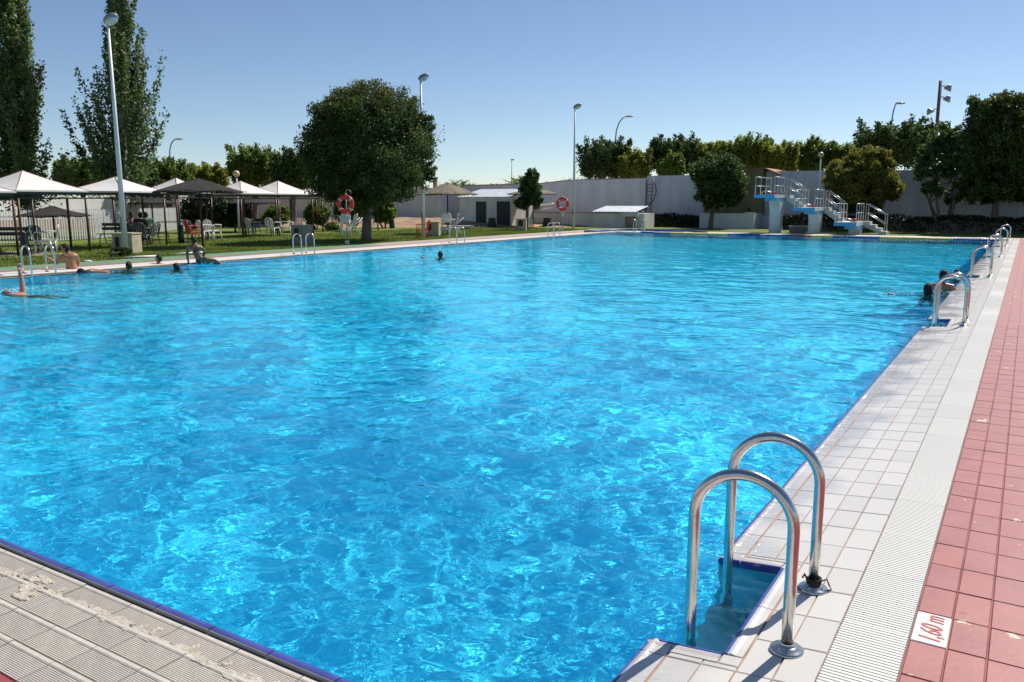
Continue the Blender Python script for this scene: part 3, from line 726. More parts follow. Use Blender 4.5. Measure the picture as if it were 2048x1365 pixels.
# dark sheet stacked against the back wall, seen left of the shed
q = G(885, 452)
ds = thing('tarpaulin_heap', (q.x, q.y+2, 0), 'low dark tarpaulin heap left of the shed', 'tarpaulin')
MB().add([(-1.6, -.6, 0), (1.5, -.5, 0), (1.7, .9, 0), (-1.3, .9, 0), (-.4, 0, .62), (1.3, .3, .95), (.4, .5, .8)], [(0, 1, 4), (1, 5, 4), (1, 2, 5), (2, 6, 5), (2, 3, 6), (3, 0, 4), (3, 4, 6), (4, 5, 6)]).build('sheet', mat('dusty_tarp', (.13, .115, .11), .8, var=.2), ds)
# boat hull beside the shed
bo0, bo1 = atY(1028, 424, YL+.9), atY(1106, 410, YL+.9)
bw = bo1.x-bo0.x; ztb = atY(1060, 410, YL+.9).z; zbb = ztl+.06
bt = thing('rowing_boat', (bo0.x, YL+.9, 0), 'small open boat with white and green rim behind low wall', 'boat')
M_BOATG = mat('boat_green', (.05, .30, .20), .4); M_BOATW = mat('boat_white', (.75, .78, .76), .4); M_BOATH = mat('boat_hull', (.42, .36, .28), .6)
n = 12; secs = []
for i in range(n+1):
    f = i/n; w = .75*math.sin(PI*min(1, .18+f*.95))**.6 if f < .98 else .04
    secs.append((f*bw, max(.03, w), ztb-.12+.18*f*f-.05*math.sin(PI*f), zbb+.2*f**3))
vs = [];
for x, w, zt_, zb_ in secs: vs += [(x, -w, zt_), (x, -w*.7, (zt_+zb_)/2), (x, 0, zb_), (x, w*.7, (zt_+zb_)/2), (x, w, zt_)]
MB().add(vs, [(5*i+j, 5*i+j+1, 5*i+j+6, 5*i+j+5) for i in range(n) for j in range(4)]+[(0, 1, 2, 3, 4)], True).build('hull', M_BOATH, bt)
for s in (-1, 1): MB().tube([(x, s*w, z+.02) for x, w, z, _ in secs[:8]], .05, 6).build('rim', M_BOATG, bt)
MB().tube([(x, -w, z+.02) for x, w, z, _ in secs[7:]]+[(x, w, z+.02) for x, w, z, _ in reversed(secs[7:])], .055, 6).build('bow_rim', M_BOATW, bt)

# ================================================================ picket fence
M_PICKET = mat('white_picket', (.62, .62, .60), .7, var=.1, vscale=3)
fpts = [(-31.6, 9), (-32.4, 15.2), (-33.9, 20.6), (-42.5, 32.2)]
pf = thing('picket_fence', (fpts[0][0], fpts[0][1], 0), 'white picket fence along the lawn beyond the shade canopies', 'fence')
pk = MB().prism([(-.028, .03), (.028, .03), (.028, 1.22), (0, 1.28), (-.028, 1.22)], -.011, .011, 'xz').mesh('picket', M_PICKET)
ox, oy = fpts[0]
for i in range(len(fpts)-1):
    a, b_ = Vector(fpts[i]), Vector(fpts[i+1]); d = (b_-a); Ln = d.length; ang = math.atan2(d.y, d.x); d.normalize(); s_ = .0
    cnt = int(Ln/.125)
    for k in range(cnt):
        p = a+d*(k+.5)*Ln/cnt; o = link('picket', pk, pf, (p.x-ox+R.uniform(-.01, .01), p.y-oy, R.uniform(-.012, .012)), ang+R.uniform(-.05, .05)); o.rotation_euler.y = R.uniform(-.012, .012)
    n = Vector((-d.y, d.x))
    for z in (.3, 1.0):
        q = [a+n*.02, b_+n*.02, a+n*.05, b_+n*.05]; MB().hexa([(p.x-ox, p.y-oy, z+h) for h in (0, .05) for p in q]).build('rail', M_PICKET, pf)
# ================================================================ pool ladders
def steel_material():
    m = mat('stainless_steel', (.62, .60, .57), .2, metal=1., var=.12, vscale=7, bump=.04, bscale=60); return m
M_STEEL = steel_material()
M_STEELW = mat('dull_steel', (.55, .56, .56), .35, metal=.8)
def rail_mb(r=.18, top=.455, n=14, seg=16, down=-1.05, rad=.0215):
    pts = [(0, 0, 0), (0, 0, top*.5), (0, 0, top*.92)]+[(-r+r*math.cos(a), 0, top+r*math.sin(a)) for a in [PI*k/seg for k in range(seg+1)]]
    pts += [(-2*r, 0, top*.5), (-2*r, 0, 0), (-2*r, 0, down)]
    return MB().tube(pts, rad, n)
def ladder(loc, rz, label, near=False, gap=.54, group='pool ladders'):
    t = thing('pool_ladder', loc, label, 'pool ladder', rz, group)
    for s in (-1, 1):
        f = link('rail', RAILM if near else RAILF, t, (0, s*gap/2, 0))
        link('flange', FLM, f, (0, 0, .001))
    for k in range(3): MB().box(-.42, -.27, -gap/2, gap/2, -.36-.27*k, -.335-.27*k).build('tread', M_STEELW, t)
    return t
RAILM = rail_mb(n=20, seg=30).mesh('rail', M_STEEL); RAILF = rail_mb(n=10).mesh('rail', M_STEEL)
FLM = MB().lathe([(.0, 0), (.060, 0), (.061, .004), (.056, .009), (.045, .011), (.041, .016), (.030, .019), (.0225, .024), (.0222, .03)], 28).mesh('flange', M_STEEL)
L0 = ladder((-.620, 3.14, wz(-.62)+.002), .045, 'large stainless steel pool ladder in the near recess of the pool edge', True, .55)
labs = ['second pool ladder along the right edge, beside the dark haired swimmers', 'third pool ladder along the right edge, just past the swimmers',
        'fourth pool ladder along the right edge, before the last two', 'fifth pool ladder along the right edge, second from the far corner', 'farthest pool ladder on the right edge at the far corner']
for (a, b_), lb in zip(NOTCH[1:], labs): ladder((-.60, (a+b_)/2, wz(-.6)+.002), 0, lb)
cd = MB(); rc_ = random.Random(3)
for k in range(4):
    pts = [(.027*math.cos(a)+rc_.uniform(-.003, .003), .027*math.sin(a), .026+.006*k+rc_.uniform(-.004, .004)) for a in [2*PI*j/12 for j in range(13)]]
    cd.tube(pts, .004, 5)
cd.tube([(.03, 0, .04), (.05, .01, .05), (.06, .005, .03), (.07, .01, .008), (.02, -.05, .004), (-.05, -.045, .004), (-.068, -.01, .004)], .0035, 5)
cd.tube([(-.02, -.02, .04), (-.035, -.02, .065), (-.04, -.03, .05)], .005, 5)
tag(cd.build('tied_cord', mat('black_cord', (.02, .02, .02), .8), None, (-.632, 3.14+.275, wz(-.612)+.003)), 'dark cord knotted round the foot of the near ladder', 'cord', kind=None)
bpy.context.view_layer.update()
cdobj = [o for o in COL.objects if o.name == 'tied_cord'][0]; cdobj['kind'] = 'thing'
wl_ = [((93, 546), 'pool ladder on the left edge that the standing boy grips'), ((596, 506.5), 'pool ladder on the left edge in front of the beige box'),
       ((907, 485), 'pool ladder on the left edge beside the white loungers'), ((1112, 471.5), 'pool ladder on the left edge nearest the far life ring')]
for q, lb in wl_:
    p = G(*q); ladder((WX-.42, p.y, -.02), PI, lb)
p = G(1250, 463.5); ladder((-17.9, NY+.35, -.02), PI/2, 'pool ladder at the far end by the tin lean-to', gap=.5)

# ================================================================ lamps
M_POLE = mat('white_pole_paint', (.66, .68, .70), .45, var=.05, vscale=2)
M_HOUS = mat('grey_housing', (.20, .25, .25), .4); M_GLASSY = mat('lamp_glass', (.55, .57, .55), .12)
M_GALV = mat('galvanised_steel', (.33, .35, .37), .45, metal=.5)
def tall_lamp(base, toprow, label, r0=.10):
    p = G(*base); h = ZH(p, toprow)
    t = thing('lamp_post', p, label, 'lamp post', 0, 'tall oval-headed lamp posts along the lawn')
    MB().tube([(0, 0, -.02), (0, 0, h*.5), (0, 0, h)], [r0, r0*.72, r0*.42], 12).build('pole', M_POLE, t)
    MB().box(-.035, .035, -r0*1.02-.004, -r0*.9, .75, 1.15).build('access_hatch', M_HOUS, t)
    rot = Matrix.Rotation(-.35, 3, 'Y')
    MB().ell((.16, 0, h+.14), (.28, .18, .13), 16, 10, rot).build('lamp_housing', M_HOUS, t)
    MB().ell((.20, -.02, h+.08), (.22, .15, .10), 14, 8, rot).build('lens', M_GLASSY, t)
    return t
tall_lamp((252, 511), 50, 'nearest tall white lamp post with oval head, in front of the white canopies', .088)
tall_lamp((847, 475.5), 162, 'tall lamp post with oval head rising behind the big round tree', .095)
tall_lamp((1147, 457), 218, 'tall lamp post with oval head beside the far life ring', .095)
def street_lamp(px, Y, rowtop, arm, label, tilt=0):
    p = atY(px, 403, Y); p.z = 0; h = ZH(p, rowtop); t = thing('street_lamp', p, label, 'street lamp', math.radians(30))
    pts = [(0, 0, 0), (0, 0, h*.55), (0, 0, h*.78)]+[(arm*(1-math.cos(a)), 0, h*.78+h*.20*math.sin(a)) for a in (.4, .8, 1.2, 1.5)]
    MB().tube(pts, [.11, .08, .06, .05, .05, .045, .04], 8).build('pole', M_GALV, t)
    MB().ell((arm+.25, 0, h*.985), (.36, .13, .08), 10, 6).build('lamp_head', M_GLASSY, t)
street_lamp(345.5, 40, 276, .55, 'curved street lamp behind the trees at left')
street_lamp(1228.5, 62, 230, .8, 'curved street lamp rising behind the white wall')
street_lamp(1771, 62, 203, .25, 'short armed street lamp before the dark tree at right')
def globe_lamp(px, row, Y, rbase, label):
    p = atY(px, 403, Y); p.z = 0; h = ZH(p, row); t = thing('globe_lamp', p, label, 'globe lamp', 0, 'globe lamp posts')
    MB().tube([(0, 0, 0), (0, 0, h-.12)], [.05, .035], 8).build('pole', M_POLE, t)
    MB().lathe([(0, -.17), (.08, -.165), (.06, -.12)], 10, (0, 0, h)).build('collar', M_HOUS, t)
    MB().ell((0, 0, h), (.165, .165, .16), 14, 10).build('globe', mat('amber_globe', (.62, .46, .20), .25), t)
globe_lamp(475.5, 348, 27.5, 460, 'globe lamp post behind the white canopies')
globe_lamp(1636, 310, 50.2, 430, 'globe lamp post behind the diving platforms')
p = atY(1023.5, 403, 75); p.z = 0; t = thing('thin_mast', p, 'thin distant pole above the reeds', 'pole'); h = ZH(p, 320)
MB().tube([(0, 0, 0), (0, 0, h)], [.07, .03], 6).build('pole', M_GALV, t); MB().ell((.1, 0, h), (.3, .1, .07), 8, 5).build('lamp_head', M_GALV, t)
# floodlight mast
M_MAST = mat('reddish_mast', (.15, .12, .12), .6, var=.15); p = atY(1861, 403, 66); p.z = 0; h = ZH(p, 162)
fm_ = thing('floodlight_mast', p, 'tall lattice-free floodlight mast behind the trees at right', 'floodlight mast', YAW*.3)
fm_['label'] = 'tall dark mast with three floodlights above the trees at right'
MB().tube([(0, 0, 0), (0, 0, h)], [.14, .11], 8).build('pole', M_MAST, fm_)
for s, row in ((1, 176), (1, 198), (-1, 222)):
    z = ZH(p, row); b_ = MB().tube([(0, 0, z+.1), (s*.25, 0, z+.12), (s*.38, 0, z)], .035, 6).build('bracket', M_MAST, fm_)
    q = Matrix.Rotation(s*.5, 3, 'Y')
    f = MB(); pr = [(.05, .22), (.14, .16), (.24, -.04), (.27, -.16), (.0, -.16)]
    f.lathe(pr, 12); f.v = [tuple(q @ Vector(v)+Vector((s*.52, 0, z-.02))) for v in f.v]; f.build('floodlight', M_GALV, b_)

# ================================================================ diving platforms
M_CONC = mat('painted_concrete', (.54, .54, .51), .8, var=.16, vscale=2.5, stretch=(1, 1, .3), detail=8, bump=.15, bscale=10)
M_DBLUE = mat('sky_blue_paint', (.13, .38, .58), .6, var=.08, vscale=3)
M_REDW = mat('red_plastic', (.55, .05, .03), .4)
YF, YB = 41.75, 44.75
plats = []
for (xa, xb, rt, rb, pa, pb) in ((1508.5, 1549.5, 389.5, 396, 1539, 1558), (1587, 1630, 415.6, 422.4, 1617, 1634.5), (1668, 1713, 444.8, 452.4, 1697, 1713)):
    q0, q1 = atY(xa, rt, YF), atY(xb, rt, YF); zb = atY(xa, rb, YF).z
    plats.append((q0.x, q1.x, (q0.z+q1.z)/2, zb))
stair_to = atY(1775, 468, 44.3).x
plab = ['highest diving platform on a tall flared white pillar', 'middle diving platform on a medium white pillar', 'lowest diving platform beside the foot of the stairs']
for i, (x0, x1, zt, zb) in enumerate(plats):
    t = thing('diving_platform', (x0, YF, 0), plab[i], 'diving platform', 0, 'three stepped diving platforms'); w = x1-x0; Dp = YB-YF
    MB().box(0, w, 0.004, Dp, zb, zt-.002).build('deck', M_CONC, t)
    MB().box(-.002, w+.002, -.03, .002, zb, zt).build('front_edge', M_DBLUE, t)
    MB().box(w*.38, w, .55, .8, zb-.16, zb-.002).box(w*.38, w*.98, .8, Dp-.3, zb-.14, zb-.002).build('beam', M_DBLUE, t)
    pr = []; H = zb-.14   # pillar profile in the yz plane, flared towards the water
    y0p, y1p = 1.45, 1.95; fl = min(.8, H*.5)
    pr = [(y0p, 0), (y1p, 0), (y1p+.05, H)]+[(y0p-fl*.55+fl*.55*math.sin(a), H-fl*(1-math.cos(a))) for a in (0, .25, .5, .75, 1.0, 1.25, PI/2)]
    MB().prism(pr, w*.42, w*.42+.55, 'yz').build('pillar', M_CONC, t)
    for s, xx in ((0, .03), (1, w-.03)):
        r = MB(); ya, yb_ = .05, (Dp-.05 if s == 0 else Dp-1.0)
        r.tube([(xx, ya, zt), (xx, ya, zt+.86), (xx, yb_, zt+.86), (xx, yb_, zt)], .022, 6)
        r.tube([(xx, ya, zt+.43), (xx, yb_, zt+.43)], .018, 6)
        for f in (.33, .66): r.tube([(xx, ya+(yb_-ya)*f, zt), (xx, ya+(yb_-ya)*f, zt+.86)], .018, 6)
        r.build('guard_rail', M_STEELW, t)
    r = MB().tube([(w*.3, .25, zt), (w*.35, .2, zt+.14), (w*.55, .2, zt+.17), (w*.75, .22, zt+.12), (w*.8, .3, zt)], .02, 6); r.build('grab_handle', M_STEELW, t)
    MB().tube([(w*.62, .5, zt+.09), (w*.95, .5, zt+.09)], .075, 10).build('roller', M_REDW, t)
st = thing('diving_stairs', (plats[0][1], 43.9, 0), 'white concrete stairs with steel handrails linking the diving platforms', 'stairs')
ox = plats[0][1]
fl_ = [(plats[0][1], plats[0][2], plats[1][0], plats[1][2]), (plats[1][1], plats[1][2], plats[2][0], plats[2][2]), (plats[2][1], plats[2][2], stair_to, .0)]
for fi, (xa, za, xb, zb) in enumerate(fl_):
    n = max(4, int(round((za-zb)/.155))); dx = (xb-xa)/n; dz = (za-zb)/n
    pr = [(xa-ox+.003, za-.02)]; xq, zq = xa-ox+.003, za-.02
    for k in range(n-1): pr += [(xa-ox+dx*(k+.0)+.003, za-dz*(k+1)), (xa-ox+dx*(k+1), za-dz*(k+1))]
    prof = [(xa-ox+.004, za-.26)]
    under = (xb-ox-.004, max(zb-.24, 0)) if zb > .1 else (xb-ox-.25, .0)
    steps = []
    for k in range(n): steps.append((xa-ox+dx*k+.004, za-dz*(k+1)+dz)); steps.append((xa-ox+dx*(k+1)-.004, za-dz*(k+1)+dz))
    steps = [(xa-ox+.004, za-.004)]
    x_, z_ = xa-ox+.004, za-.004
    for k in range(n):
        x_ = xa-ox+dx*(k+1)-.004; steps.append((x_, z_)); z_ = za-.004-dz*(k+1); z_ = max(z_, .0)
        if k < n-1: steps.append((x_, z_))
    poly = [prof[0], under]
    if zb <= .1: poly.append((xb-ox-.004, .0))
    poly += list(reversed(steps))
    MB().prism(poly, 0, .8, 'xz').build('flight', M_CONC, st)
    for yy_ in (.03, .77):
        r = MB(); a = (xa-ox+.05, yy_); e = (xb-ox-.1, yy_)
        r.tube([(a[0], yy_, za), (a[0], yy_, za+.86), (e[0], yy_, zb+.86+.1), (e[0], yy_, zb)], .022, 6)
        r.tube([(a[0], yy_, za+.43), (e[0], yy_, zb+.5)], .018, 6)
        r.build('handrail', M_STEELW, st)
# grey trough behind the platforms
q = G(1592, 466.5); tr = thing('concrete_trough', q, 'grey concrete trough on the grass between two diving pillars', 'trough')
tr.location.y += .6
vs = [(x*(1 if z else .9), y*(1 if z else .85), z*.3) for z in (0, 1) for y in (-.3, .3) for x in (-.46, .46)]
MB().hexa(vs).build('basin', mat('grey_concrete', (.16, .16, .165), .8, var=.15), tr); 
MB().box(-.48, .48, -.32, -.26, .302, .34).box(-.48, .48, .26, .32, .302, .34).box(-.48, -.42, -.26, .26, .302, .34).box(.42, .48, -.26, .26, .302, .34).build('rim', mat('grey_concrete_rim', (.26, .27, .28), .7), tr)

# ================================================================ lane ropes
M_FY = mat('yellow_float', (.62, .46, .08), .45); M_FB = mat('blue_float', (.03, .09, .27), .45); M_FR = mat('red_float', (.5, .05, .04), .45)
def float_seg(n):
    pr = [(0, 0)]
    for i in range(n):
        pr += [(.035, i*.11+.005), (.065, i*.11+.02), (.065, i*.11+.085), (.035, i*.11+.105)]
    pr += [(0, n*.11)]; return MB().lathe(pr, 8, axis='x')
FS = {k: float_seg(9).mesh('float_string', m) for k, m in (('y', M_FY), ('b', M_FB), ('r', M_FR))}
def rope(y, pat, x0, label):
    t = thing('lane_rope', (x0, y, WATER_Z+.02), label, 'lane rope')
    MB().tube([(0, 0, 0), (len(pat)*1.0, 0, 0)], .01, 5).build('cable', MD, t)
    for i, ch in enumerate(pat): o = link('float_string', FS[ch], t, (i*1.0, R.uniform(-.03, .03), R.uniform(-.008, .006)), R.uniform(-.02, .02))
rope(41.30, 'byyyybyyyyybyyybyyb', -17.6, 'yellow and blue lane rope floating tight against the far edge'); rope(40.80, 'byyybbbrybbyyybb', -17.2+.5, 'yellow and blue lane rope floating just in front of the other')
t = thing('coiled_lane_rope', (-19.6, 38.6, .03), 'loose blue lane rope lying over the far left corner', 'lane rope')
pts = [(0, 0, .03), (.3, 1.4, .03), (.2, 2.8, .03), (.9, 3.6, .03), (2.2, 3.75, .03), (3.4, 3.3, .02), (4.3, 2.9, -.02)]
MB().tube(pts, .055, 7).build('rope_floats', M_FB, t)
MB().tube([(1.2, 3.9, .03), (2.6, 4.1, .03), (4.4, 3.7, .03), (5.5, 3.1, 0)], .055, 7).build('loop', M_FB, t)

# ================================================================ life rings
M_RING = mat('life_ring_red', (.62, .035, .02), .4); M_ROPE = mat('white_rope', (.62, .60, .56), .8)
def lifebuoy(base, ringrow, ringpx, r, label):
    p = G(*base); t = thing('life_ring_stand', p, label, 'life ring stand', YAW, 'life ring stands'); zc = ZH(p, ringrow); u = PXM(p); rr_ = r*u
    MB().tube([(0, 0, 0), (0, 0, zc+rr_+.12)], .024, 8).build('pole', M_GALV, t)
    MB().tube([(0, 0, zc+rr_+.1), (.04, -.05, zc+rr_+.22), (.2, -.1, zc+rr_+.15), (.22, -.12, zc+rr_+.05)], .012, 6).build('hook', M_GALV, t)
    MB().tube([(0, 0, zc+.05), (0, -.12, zc+rr_*.6), (0, -.1, zc+rr_*.9)], .012, 6).build('hook', M_GALV, t)
    o = thing('life_ring', p+Vector((0, 0, zc)), 'red life ring hanging on '+('the near stand by the round tree' if r > 14 else 'the far stand beside the lamp post'), 'life ring', YAW, 'red life rings')
    mb = MB(); n1, n2 = 28, 10; tr_ = rr_*.24; cr = rr_-tr_; vs = []
    for i in range(n1):
        a = 2*PI*i/n1
        for j in range(n2):
            b_ = 2*PI*j/n2; vs.append(((cr+tr_*math.cos(b_))*math.sin(a), -.14+tr_*.75*math.sin(b_), (cr+tr_*math.cos(b_))*math.cos(a)*1.08))
    mb.add(vs, [(i*n2+j, ((i+1) % n1)*n2+j, ((i+1) % n1)*n2+(j+1) % n2, i*n2+(j+1) % n2) for i in range(n1) for j in range(n2)], True); mb.build('ring', M_RING, o)
    for a in (PI*.28, PI*.72, PI*1.28, PI*1.72):
        c = (cr*math.sin(a), -.14, cr*math.cos(a)*1.08); d = Vector((math.cos(a), 0, -math.sin(a)))
        MB().tube([Vector(c)-d*.022, Vector(c)+d*.022], tr_*1.03, 10).build('band', M_STRIPW, o)
    rp = thing('rescue_rope', p+Vector((0, 0, zc-rr_)), 'bundle of white rescue rope hanging below '+('the near life ring' if r > 14 else 'the far life ring'), 'rope', YAW, 'rescue ropes')
    mb = MB(); q = random.Random(int(r))
    for k in range(7):
        w = q.uniform(.03, .075); l = q.uniform(.25, .5); ph = q.uniform(-.05, .05)
        mb.tube([(ph+w*math.sin(a), -.05-.03*math.cos(a*2), .1-l*.5+l*.5*math.cos(a)) for a in [2*PI*j/10 for j in range(11)]], .013, 5)
    mb.build('rope_loops', M_ROPE, rp)
    MB().box(-.07, .07, -.07, -.026, -.02, .16).build('bracket', M_STRIPW, t)
lifebuoy((695, 490), 409, 693, 17.5, 'steel stand with red life ring in front of the big round tree')
lifebuoy((1124.5, 462.5), 408.5, 1124, 13, 'steel stand with red life ring near the far lamp post')

# ================================================================ shade canopies
M_FAB = mat('white_canopy_fabric', (.66, .63, .59), .75, var=.09, vscale=1.8, detail=8, bump=.15, bscale=3)
M_FRAME = mat('dark_green_steel', (.025, .035, .035), .55); M_POST = mat('oxblood_post', (.075, .02, .017), .5, var=.2, vscale=3); M_PIPE = mat('red_piping', (.38, .10, .07), .6)
def canopy(se, ne, west, eaverow, apexrow, label, slump=.05):
    a, b_ = G(*se), G(*ne); d = (b_-a); Ln = d.length; ang = math.atan2(d.y, d.x); t = thing('shade_canopy', (a.x, a.y, 0), label, 'shade canopy', ang, 'white shade canopies on the lawn')
    ze = ZH(a, eaverow); zn = ZH(b_, eaverow+1); ze = (ze+zn)/2; L = Ln; Wd = west
    c = Vector((L/2, Wd/2)); wc = t.location+Vector((math.cos(ang)*L/2-math.sin(ang)*Wd/2, math.sin(ang)*L/2+math.cos(ang)*Wd/2, 0))
    za = ZH(wc, apexrow)
    ov = .08; C4 = [(-ov, -ov), (L+ov, -ov), (L+ov, Wd+ov), (-ov, Wd+ov)]; mb = MB(); K = 6
    for i in range(4):
        p, q = C4[i], C4[(i+1) % 4]; vs = []; idx = {}
        for r_ in range(K+1):
            for s_ in range(K+1-r_):
                u, v = r_/K, s_/K; x = p[0]+(c.x-p[0])*u+(q[0]-p[0])*v; y = p[1]+(c.y-p[1])*u+(q[1]-p[1])*v
                w = 1-u-v; z = ze+(za-ze)*u - slump*4*u*(1-u)*(.6+.9*min(v, max(w, 0))) ; idx[(r_, s_)] = len(vs); vs.append((x, y, z))
        fs = []
        for r_ in range(K):
            for s_ in range(K-r_):
                fs.append((idx[(r_, s_)], idx[(r_, s_+1)], idx[(r_+1, s_)]))
                if s_ < K-r_-1: fs.append((idx[(r_, s_+1)], idx[(r_+1, s_+1)], idx[(r_+1, s_)]))
        mb.add(vs, fs, True)
        mb.add([(p[0], p[1], ze), (q[0], q[1], ze), (q[0], q[1], ze-.05), (p[0], p[1], ze-.05)], [(0, 1, 2, 3)])
    me = bpy.data.meshes.new('fabric'); me.from_pydata([tuple(v) for v in mb.v], [], mb.f); me.materials.append(M_FAB); link('fabric', me, t)
    for p in C4[:]:
        MB().tube([(p[0], p[1], ze+.004)]+[(p[0]+(c.x-p[0])*u, p[1]+(c.y-p[1])*u, ze+.012+(za-ze)*u-slump*4*u*(1-u)*.6) for u in (.25, .5, .75)]+[(c.x, c.y, za+.012)], .008, 5, cap=False).build('hip_piping', M_PIPE, t)
    fb = MB(); zz = ze-.06
    for (x0, y0, x1, y1) in ((-.03, -.03, L+.03, .03), (-.03, Wd-.03, L+.03, Wd+.03), (-.03, .031, .03, Wd-.031), (L-.03, .031, L+.03, Wd-.031)):
        fb.box(x0, x1, y0, y1, zz-.07, zz); fb.box(x0+.008, x1-.008, y0+.008, y1-.008, zz-.2, zz-.16)
    nn = 6
    for y0 in (0, Wd):
        for k in range(nn): fb.tube([(L*k/nn, y0, zz-.17), (L*(k+.5)/nn, y0, zz-.05), (L*(k+1)/nn, y0, zz-.17)], .012, 4, cap=False)
    fb.build('frame', M_FRAME, t)
    for x, y in ((0, 0), (L, 0), (0, Wd), (L, Wd)): MB().tube([(x, y, -.02), (x, y, zz-.2)], .038, 8).build('post', M_POST, t)
    MB().tube([(L/2, Wd/2, zz-.15), (L/2, Wd/2, za-.03)], .03, 6).build('king_post', M_FRAME, t)
    return t
canopy((47, 512), (180, 504), 2.7, 380.5, 341.5, 'leftmost fully visible white canopy with dark litter bin at its post')
canopy((-105, 521), (37, 513), 2.7, 382, 346, 'white canopy cut off by the left edge of the photo')
canopy((252, 499), (334, 491), 2.0, 382.5, 354, 'white canopy directly behind the nearest lamp post')
canopy((362, 481), (427, 477), 1.9, 384, 356, 'white canopy half hidden behind the dark net parasol')
canopy((486, 477), (555, 473), 2.0, 386.5, 362.5, 'white canopy just right of the dark net parasol')
canopy((559.5, 472.5), (627, 468.5), 2.0, 387.5, 362, 'second white canopy right of the dark net parasol')
canopy((646, 465), (694, 461), 1.8, 388.5, 370, 'last white canopy partly covered by the round tree')

# ================================================================ parasols
M_NET = mat('dark_shade_net', (.022, .018, .015), 1., var=.3, vscale=8, bump=.8, bscale=30)
M_REED = mat('grey_reed_thatch', (.20, .165, .12), .95, var=.35, vscale=10, bump=1., bscale=40, stretch=(1, 1, 3))
def parasol(base, rimrow, apexrow, hwpx, label, m, group, ragged=.08, sag=.12, seed=1, name='parasol'):
    p = G(*base); q = random.Random(seed); t = thing(name, p, label, 'parasol', q.random(), group); r = hwpx*PXM(p); zr = ZH(p, rimrow); za = ZH(p, apexrow)
    n = 36; rings = [0.04, .3, .6, .85, 1.]; vs = []
    ph = [q.uniform(-1, 1) for _ in range(n)]
    for j, f in enumerate(rings):
        for k in range(n):
            a = 2*PI*k/n; e = 1+(ragged*ph[k] if f > .8 else 0)*f; sc = 1-.07*(1-math.cos(a*8))/2*(f > .5)
            z = za-(za-zr)*(f**.9)-(ragged*.25*abs(ph[(k*7) % n]) if f == 1 else 0)+.02*math.sin(a*5+j)
            vs.append((r*f*e*sc*math.cos(a), r*f*e*sc*math.sin(a), z))
    m0 = len(rings); mb = MB().add(vs, [(j*n+k, j*n+(k+1) % n, (j+1)*n+(k+1) % n, (j+1)*n+k) for j in range(m0-1) for k in range(n)]+[tuple(range(n))], False)
    vs2 = [(x, y, z-.05) for x, y, z in vs]; mb.add(vs2, [(j*n+k, (j+1)*n+k, (j+1)*n+(k+1) % n, j*n+(k+1) % n) for j in range(m0-1) for k in range(n)], False)
    o = (m0-1)*n; mb.add([vs[o+k] for k in range(n)]+[vs2[o+k] for k in range(n)], [(k, n+k, n+(k+1) % n, (k+1) % n) for k in range(n)])
    # loose fringe
    for k in range(150):
        a = q.uniform(0, 2*PI); d = r*q.uniform(.9, 1.04); w = .03; z = za-(za-zr)*(min(1, d/r)**.9)
        c_, s_ = math.cos(a), math.sin(a); mb.add([(d*c_-w*s_, d*s_+w*c_, z+.012), (d*c_+w*s_, d*s_-w*c_, z+.012), ((d+.1)*c_, (d+.1)*s_, z-q.uniform(.03, .14))], [(0, 1, 2)])
    mb.build('thatch' if m is M_REED else 'net_cover', m, t)
    MB().tube([(0, 0, -.02), (0, 0, za-.04)], .035, 8).build('pole', M_POST, t)
    for k in range(6):
        a = 2*PI*k/6; MB().tube([(0, 0, za-.1), (r*.93*math.cos(a), r*.93*math.sin(a), zr+.02-.08)], .013, 5).build('rib', M_FRAME, t)
g1_, g2_ = 'dark net parasols', 'thatched parasols'
parasol((406, 494), 383, 356, 86, 'large dark net parasol in front of the white canopies', M_NET, g1_, .07, seed=3)
parasol((111.5, 490), 431, 412, 64, 'low dark parasol standing before the picket fence', M_NET, g1_, .05, seed=4)
parasol((308, 470.5), 406, 394, 52, 'dark parasol beneath the canopy behind the lamp post', M_NET, g1_, .05, seed=5)
parasol((505, 464), 406, 396, 50, 'dark parasol below the canopies near the shrubs', M_NET, g1_, .05, seed=6)
parasol((896, 468), 388, 365, 60, 'thatched parasol whose roof shows right of the round tree', M_REED, g2_, .06, seed=7)
parasol((863, 445), 390, 376, 40, 'thatched parasol half behind the round tree', M_REED, g2_, .06, seed=8)
parasol((1066, 454.5), 388, 374, 50, 'thatched parasol behind the slim tree by the shed', M_REED, g2_, .06, seed=9)
parasol((756, 461.5), 391, 378, 42, 'thatched parasol hidden under the round tree crown', M_REED, g2_, .06, seed=10)
t = thing('bare_post', G(983, 452), 'dark bare post standing in front of the shed', 'post'); MB().tube([(0, 0, 0), (0, 0, ZH(t.location, 391))], .035, 8).build('post', M_FRAME, t)

